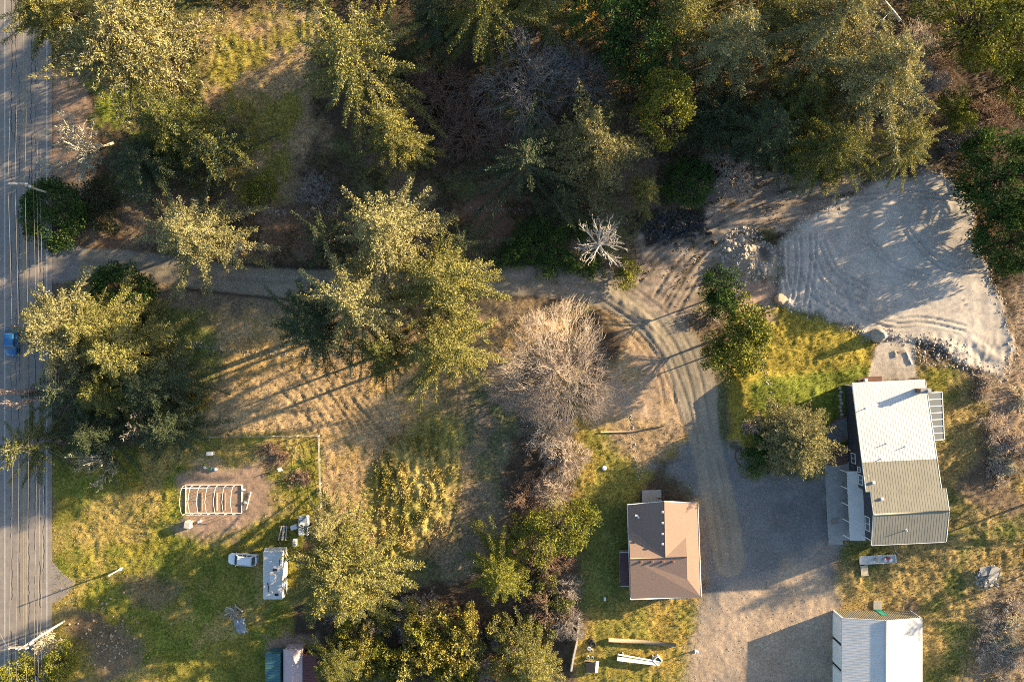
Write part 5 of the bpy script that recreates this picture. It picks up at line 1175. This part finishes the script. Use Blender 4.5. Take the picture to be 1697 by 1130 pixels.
b.build('box', M['white'], bn); MB().lathe([(.3, 0), (.36, .5), (.1, .52)], (0, 0, .05), 12).build('tub', M['green_tub'], bn); MB().box((0, 0, .03), (.92, .92, .04)).build('floor', M['dark'], bn)
# timber wall west of the garage lawn
tw_ = empty('timber_wall', (*P(958, 1022), 0)); tag(tw_, 'low weathered timber retaining wall edging the garage lawn', 'wall'); ox, oy = tw_.location.x, tw_.location.y
pts = [(959, 1022), (956, 1058), (950, 1085), (946, 1108)]
for (xa, ya), (xb, yb) in zip(pts[:-1], pts[1:]):
    A_, B_ = Vector((*P(xa, ya), 0)), Vector((*P(xb, yb), 0)); m_ = (A_+B_)/2; d_ = B_-A_
    MB().box((m_.x-ox, m_.y-oy, gz(m_.x, m_.y)+.45), (d_.length-.02, .3, .9), rz=math.atan2(d_.y, d_.x)).build('timber', M['greywood'], tw_)
# tyres and junk pile
for i, (x, y, z, lab) in enumerate(((979, 1063, 0, 'lower black tyre in the junk row by the timber wall'), (982, 1066, .24, 'black tyre lying tilted on the lower one in the junk row'))):
    b = MB(); n1, n2 = 16, 6; v = []; f = []
    for p in range(n1):
        for q in range(n2): a1, a2 = p*6.283/n1, q*6.283/n2; v.append(((.42+.16*math.cos(a2))*math.cos(a1), (.42+.16*math.cos(a2))*math.sin(a1), .14+.13*math.sin(a2)))
    for p in range(n1):
        for q in range(n2): f.append((p*n2+q, ((p+1) % n1)*n2+q, ((p+1) % n1)*n2+(q+1) % n2, p*n2+(q+1) % n2))
    put(b.add(v, f, True).build('tyre', M['dark']), x, y, z, lab, 'tyre')
for i, (x, y, r, m_, lab) in enumerate(((976, 1072, .3, 'white', 'white pail beside the tyres'), (980, 1076, .24, 'metal', 'grey metal pail between the tyres and the burn cart'), (974, 1087, .26, 'woodlight', 'pale bucket next to the burn cart'), (981, 1088, .25, 'stone', 'grey bucket leaning on the burn cart'))):
    put(MB().lathe([(r*.8, 0), (r, .6), (r*.85, .62), (r*.7, .3)], (0, 0, 0), 10).build('pail', M[m_]), x, y, 0, lab, 'pail')
ct = empty('yard_cart', (*P(980, 1103), gz(*P(980, 1103)))); tag(ct, 'dark yard cart with a pale tailgate in the junk row', 'cart')
MB().box((-.25, 0, .5), (1.5, 1.5, .5)).build('box', M['dark'], ct); MB().box((.85, .1, .55), (.6, 1.9, .1), ry=.5, rz=-.1).build('tailgate', M['greywood'], ct); MB().box((-.2, 1.0, .55), (1.9, .14, .14), rz=-.15).build('drawbar', M['wood'], ct)
for s_ in (-1, 1): MB().wheel((-.2, s_*.85, .28), .28, .14).build('wheel', M['dark'], ct)
put(MB().tube([(-5.2, 0, .15), (0, -.25, .17), (5.3, .25, .15)], [.11, .13, .1], 7).build('fallen_pole', M['wood']), 1047, 712, .05, 'long thin pole lying in the dry grass west of the driveway', 'pole', rz=.07)
put(MB().lathe([(.38, 0), (.42, .1), (.3, .16)], (0, 0, 0), 14).build('manhole_lid', M['white']), 1001, 775, .05, 'white round septic lid on the garage lawn', 'lid')
put(MB().box((0, 0, .25), (.35, .6, .5), bev=.05).build('white_box', M['white']), 1002, 991, .0, 'small white box on the shaded garage lawn', 'box')
sg = empty('driveway_sign', (*P(222, 467), gz(*P(222, 467)))); tag(sg, 'small white sign post at the driveway entrance', 'sign')
MB().box((0, 0, .6), (.08, .08, 1.2)).build('post', M['greywood'], sg); MB().box((0, 0, 1.15), (.7, .45, .06), rx=.2).build('panel', M['white'], sg)
# small shelter beside the pale fir
sb = empty('wood_shelter', (*P(400, 415), gz(*P(400, 415))), -.7); tag(sb, 'tiny shelter with pale board roof under the pale yellow fir', 'shelter')
MB().box((0, 0, 1.5), (1.2, 2.6, .1), rx=.15).build('roof', M['greywood'], sb); MB().box((1.1, -.1, 1.35), (.9, 2.2, .1), ry=.35).build('roof', M['maroon'], sb)
for x, y in ((-.5, -1.1), (-.5, 1.1), (1.3, -1), (1.3, .9)): MB().box((x, y, .65), (.12, .12, 1.3)).build('post', M['wood'], sb)
# fence round the lower lawn
fc = empty('wire_fence', (*P(430, 722), 0)); tag(fc, 'post and wire fence with dead grass between meadow and lower lawn', 'fence'); ox, oy = fc.location.x, fc.location.y
fpts = [(335, 724), (375, 723), (415, 722.5), (455, 722), (495, 721), (530, 721), (531, 760), (532, 800), (534, 838)]
for x, y in fpts:
    wx_, wy_ = P(x, y); MB().box((wx_-ox, wy_-oy, gz(wx_, wy_)+.55), (.12, .12, 1.2)).build('post', M['greywood'], fc)
for hgt in (.3, .65, 1.0):
    b = MB(); b.tube([(P(x, y)[0]-ox, P(x, y)[1]-oy, gz(*P(x, y))+hgt) for x, y in fpts], .018, 4); b.build('wire_strand', M['metal'], fc)
rl = MB()
for (xa, ya), (xb, yb) in zip(fpts[:-1], fpts[1:]):
    A_, B_ = Vector((*P(xa, ya), 0)), Vector((*P(xb, yb), 0)); m_ = (A_+B_)/2; d_ = B_-A_; MB().box((m_.x-ox, m_.y-oy, gz(m_.x, m_.y)+1.12), (d_.length-.14, .05, .05), rz=math.atan2(d_.y, d_.x)).build('rail', M['wood'], fc)
# brush piles, burn pile, tarp heap
for x, y, r, lab in ((445, 745, 2.0, 'reddish pruned brush pile by the fence'), (468, 758, 1.5, 'reddish brush pile beside the white plastic chair'), (497, 793, 2.3, 'brown dead brush pile near the fence corner')):
    T('brush_c', x, y, r, .9, None, lab, name='brush_pile', cat='brush pile', bark=M['twig_red'])
bp_ = empty('burn_pile', (*P(388, 1012), gz(*P(388, 1012)))); tag(bp_, 'heap of broken boards and branches on the lower lawn', 'wood pile')
for i in range(34):
    an = rg.uniform(0, 3.14); MB().box((rg.gauss(0, .55), rg.gauss(0, .4), .1+.5*rg.random()), (rg.uniform(.8, 1.9), rg.uniform(.08, .22), .07), rz=an, ry=rg.uniform(-.35, .35)).build('board', M[rg.choice(['wood', 'woodlight', 'greywood', 'twig'])], bp_)
b = MB(); v = []; f = []
for i in range(11):
    for j in range(9):
        u, w_ = i/10*2-1, j/8*2-1; hgt = .55*max(0, 1-u*u)*max(0, 1-w_*w_)*(.5+1.1*float(vnoise(i*.7, j*.7, 4))); v.append((u*.9+.15*math.sin(j*2.1), w_*1.4+.15*math.cos(i*1.7), hgt))
for i in range(10):
    for j in range(8): f.append((i*9+j, (i+1)*9+j, (i+1)*9+j+1, i*9+j+1))
put(b.add(v, f).build('tarp_heap', M['tarp']), 399, 1036, .0, 'crumpled grey-blue tarp heap beside the broken boards', 'tarp', rz=.3)
# items round the fir
ch_ = empty('plastic_chair', (*P(466, 777), gz(*P(466, 777))), .5); tag(ch_, 'white plastic garden chair tipped near the brush piles', 'chair')
MB().box((0, 0, .42), (.5, .5, .05)).build('seat', M['white'], ch_); MB().box((0, .27, .68), (.5, .05, .5), rx=-.2).build('backrest', M['white'], ch_)
for sx_ in (-1, 1):
    for sy_ in (-1, 1): MB().box((sx_*.2, sy_*.2, .2), (.05, .05, .4)).build('leg', M['white'], ch_)
    MB().box((sx_*.26, 0, .62), (.05, .5, .04)).build('armrest', M['white'], ch_)
for k, (x, rz__, lab) in enumerate(((466.5, 1.33, 'leftmost pale plank leaning on the low trestle near the tarped cart'), (471.5, 1.42, 'middle pale plank on the low trestle near the tarped cart'), (476.5, 1.5, 'plank on the low trestle closest to the tarped cart'))):
    put(MB().box((0, 0, .62), (2.4, .16 if k != 1 else .3, .08)).build('plank', M['greywood']), x, 881, 0, lab, 'plank', rz=rz__)
tb = MB().box((0, .9, .28), (1.6, .12, .56)); tb.box((0, -.7, .28), (1.6, .12, .56)); put(tb.build('trestle', M['wood']), 471.5, 881, 0, 'low wooden trestle carrying three planks on the lower lawn', 'trestle', rz=-.12)
put(MB().box((0, 0, .35), (1.1, .75, .7), bev=.08).build('cool_box', M['white']), 489, 872, 0, 'white cool box beside the tarped cart', 'box', rz=.35)
tc_ = empty('tarped_cart', (*P(506, 868), gz(*P(506, 868)))); tag(tc_, 'small trailer under blue and white tarp half beneath the pale fir', 'cart')
MB().box((0, 0, .75), (1.7, 3.3, .7), bev=.15).build('load_cover', M['tarp'], tc_); MB().box((-.3, -.5, 1.13), (.9, 2.0, .1), bev=.03).build('cover_sheet', M['white'], tc_)
for s_ in (-1, 1): MB().wheel((s_*.85, 0, .32), .32, .2, (1, 0, 0)).build('wheel', M['dark'], tc_)
put(MB().box((0, 0, .3), (1.9, .3, .35), bev=.03).build('timber_beam', M['wood']), 497, 917, 0, 'short brown timber lying between trailer and huge fir', 'timber', rz=-.75)
put(MB().box((0, 0, .4), (.6, 1.3, .8), bev=.1).build('feed_drum', M['greywood']), 490, 897, 0, 'grey drum standing below the cool box', 'drum')
put(MB().box((0, 0, .5), (1.0, .6, .9), bev=.06).build('fridge', M['white']), 351, 750, 0, 'white discarded cabinet at the top of the lower lawn', 'cabinet')
for i, (x, y, m_, lab) in enumerate(((341, 774, 'white', 'white lid disc beside the teal one above the hoop house'), (350, 776, 'green_tub', 'teal lid disc between two white ones above the hoop house'), (358, 777, 'white', 'white lid disc on the brush pile side of the teal one'))):
    put(MB().lathe([(.24, 0), (.27, .3), (.2, .33)], (0, 0, 0), 12).build('bucket', M[m_]), x, y, 0, lab, 'bucket')
put(MB().box((0, 0, .55), (1.05, 1.2, 1.1), bev=.08).build('compost_bin', M['greywood']), 315, 867, 0, 'pale square bin below the hoop house', 'bin', rz=-.15)
put(MB().box((0, 0, .2), (.6, .4, .4), bev=.05).build('crate', M['white']), 332, 863, 0, 'small white crate beside the pale square bin', 'crate', rz=.4)
put(MB().box((0, 0, .15), (.12, 3.0, .1)).build('white_rail', M['white']), 413, 829, 0, 'white rail lying in the dirt beyond the hoop house end', 'rail', rz=-.25)
put(MB().box((0, 0, .15), (.5, .3, .3), bev=.04).build('white_jug', M['white']), 404, 811, 0, 'white jug at the hoop house corner', 'jug')
put(MB().box((0, 0, .15), (.45, .45, .3), bev=.05).build('metal_can', M['metal']), 407, 832, 0, 'metal can beside the white rail', 'can')
# behind the house
ft = empty('flatbed_trailer', (*P(1455, 927, .8), gz(*P(1455, 927))), .06); tag(ft, 'long white flatbed loaded with boxes between house and workshop', 'trailer')
MB().box((0, 0, .62), (5.9, 1.25, .18)).build('deck', M['white_metal'], ft)
for s_ in (-1, 1): MB().box((0, s_*.64, .76), (5.9, .06, .18)).build('side_rail', M['white'], ft)
MB().box((2.9, 0, .8), (.1, 1.2, .4)).build('headboard', M['white'], ft)
for x in (-.5, .4):
    for s_ in (-1, 1): MB().wheel((x, s_*.55, .28), .28, .18).build('wheel', M['dark'], ft)
for i, (x, y, c_, lab) in enumerate(((1.6, .1, 'red', 'red can on the white flatbed'), (2.05, -.15, 'white', 'white tub beside the red can on the flatbed'), (1.1, -.1, 'metal', 'metal box on the flatbed next to the red can'), (-.3, .1, 'concrete', 'grey offcut in the middle of the flatbed'))):
    q = ft.matrix_world; a_ = .06; X_ = ft.location.x+x*math.cos(a_)-y*math.sin(a_); Y_ = ft.location.y+x*math.sin(a_)+y*math.cos(a_)
    o = MB().box((0, 0, .16), (.55, .5, .32), bev=.05).build('load_box', M[c_]); o.location = (X_, Y_, ft.location.z+.71); o.rotation_euler.z = i*.5; tag(o, lab, 'box')
pl = empty('pallet', (*P(1431.5, 944.5), gz(*P(1431.5, 944.5))), .1); tag(pl, 'pale wooden pallet beside the white flatbed', 'pallet')
for k in range(6): MB().box((-.5+k*.2, 0, .17), (.17, 1.75, .04)).build('slat', M['woodlight'], pl)
for y in (-.75, 0, .75): MB().box((0, y, .075), (1.15, .12, .14)).build('bearer', M['woodlight'], pl)
tag(MB().tube([(*P(1482, 906), .04), (*P(1484, 914), .04), (*P(1492, 920), .04), (*P(1503, 925), .04), (*P(1511, 927), .05)], .05, 5).build('garden_hose', M['woodlight']), 'pale hose trailing from the house towards the flatbed', 'hose')
# debris pile
for i, (x, y, rz__, w_, l_, z, lab) in enumerate(((1630, 943, .2, 2.0, 1.4, .75, 'largest pale sheet on the debris heap'), (1643, 944, -.35, 1.5, 1.7, .85, 'pale sheet lying across the largest one on the debris heap'), (1637, 956, .6, 1.0, 1.2, .9, 'small pale sheet sliding off the debris heap'), (1621, 947, .9, 1.3, .3, .6, 'narrow white strip at the edge of the debris heap'))):
    o = MB().box((0, 0, 0), (w_, l_, .05), rx=.1*(i-1), ry=.06*i).build('wall_sheet', M['trim'] if i == 3 else M['concrete']); put(o, x, y, z, lab, 'sheet', rz=rz__)
b = MB()
for i in range(170):
    x, y = P(rg.gauss(1638, 10), rg.gauss(954, 8)); r = rg.uniform(.12, .4); d_ = math.hypot(x-P(1638, 952)[0], y-P(1638, 952)[1]); b.box((x, y, gz(x, y)+max(.05, .6-.4*d_)*rg.random()), (r*1.6, r, r*.7), rz=rg.uniform(0, 3), rx=rg.uniform(-.5, .5), ry=rg.uniform(-.5, .5))
tag(b.build('debris_heap', M['stone']), 'heap of broken rubble under the pale sheets beyond the house', 'rubble', kind='stuff')
# patio boards and kerb
for i, (x, y, rz__, l_, m_, lab) in enumerate(((1506, 593, -1.15, 2.3, 'white', 'white post lying on the rough patio'), (1484, 586, -1.3, 1.1, 'woodlight', 'short pale board standing near the patio middle'), (1492, 582, .2, 1.2, 'wood', 'brown board on the patio beside the short pale one'))):
    put(MB().box((0, 0, .1), (l_, .22, .14)).build('patio_board', M[m_]), x, y, .03, lab, 'board', rz=rz__)
put(MB().box((0, 0, .25), (.55, .5, .5), bev=.06).build('propane_tank', M['white']), 1433, 630, 0, 'white tank beside the north-west house corner', 'tank')
b = MB(); b.tube([(*P(1215+2*math.cos(a_)*1+ (1240-1215)+22*math.cos(a_), 752+24*math.sin(a_)), gz(*P(1240+24*math.cos(a_), 752+24*math.sin(a_)))+.06) for a_ in np.linspace(1.2, 3.6, 12)], .09, 6)
tag(b.build('bed_edging', M['brick']), 'curved brick edging round the dark shrub beside the court', 'edging')
# fallen trunk in the north-east wood
ft_ = empty('fallen_tree', (*P(1478, 22), gz(*P(1478, 22)))); tag(ft_, 'pale fallen trunk lying in the north-east clearing', 'fallen tree')
MB().tube([(-1.4, 1.8, .35), (0, 0, .4), (1.0, -1.6, .6)], [.2, .24, .28], 8).build('trunk', M['bleached'], ft_); MB().tube([(-.3, .3, .4), (-2.0, -1.6, .5)], [.08, .04], 5).build('branch', M['bleached'], ft_)

# ------------------------------------------------------------------ loose stones and clods on worked ground
def loose(name, mask, n, rmin, rmax, m_, label, seed):
    r2 = np.random.RandomState(seed); jj, ii = np.nonzero(mask); k = r2.randint(0, len(jj), n); x = X[jj[k], ii[k]]+r2.uniform(-.12, .12, n); y = Y[jj[k], ii[k]]+r2.uniform(-.12, .12, n); z = Z[jj[k], ii[k]]
    r = rmin+(rmax-rmin)*r2.rand(n)**3; c = np.array([[-1, -1, -.6], [1, -1, -.6], [1, 1, -.6], [-1, 1, -.6], [-.6, -.6, .7], [.6, -.6, .7], [.6, .6, .7], [-.6, .6, .7]])
    a = r2.rand(n)*6.28; cs, sn = np.cos(a)[:, None], np.sin(a)[:, None]; q = c[None]*r[:, None, None]*(.7+.6*r2.rand(n, 8, 1))
    V = np.stack([x[:, None]+q[..., 0]*cs-q[..., 1]*sn, y[:, None]+q[..., 0]*sn+q[..., 1]*cs, z[:, None]+q[..., 2]*.7+r[:, None]*.25], -1).reshape(-1, 3)
    f = np.array([[4, 5, 6, 7], [0, 1, 5, 4], [1, 2, 6, 5], [2, 3, 7, 6], [3, 0, 4, 7]]); F = (f[None]+(np.arange(n)*8)[:, None, None]).reshape(-1, 4)
    tag(link(name, np_mesh(name, V, F), M[m_]), label, 'stones', kind='stuff')
inner = (np.abs(X) < 90) & (np.abs(Y) < 62)
loose('sand_clods', (np.abs(d_pad) < 1.1) & inner, 1800, .03, .17, 'clod', 'sandy clods along the ragged edge of the sand pad', 1)
loose('track_clods', (d_track < .3) & (w_drive < .3) & inner, 450, .03, .12, 'stone_tan', 'mud clods on the churned haul track', 2)
loose('spoil_clods', (np.hypot(PX-1235, PY-425) < 48) & inner & (np.hypot(PX-1264, PY-423) > 14), 800, .04, .26, 'clod', 'broken clods heaped round the dug pit', 3)
loose('drive_gravel', (np.abs(dw-wd) < .5) & inner & (PY < 800), 3500, .03, .13, 'stone', 'loose gravel thrown to the driveway edges', 4)
loose('bank_spoil', (np.hypot((PX-1560)/50, (PY-585)/24) < 1) & inner, 500, .03, .13, 'clod', 'broken earth between patio and sand pad', 5)
loose('court_gravel', (d_court < 0) & inner, 2500, .02, .08, 'stone', 'loose stones on the gravel court', 6)
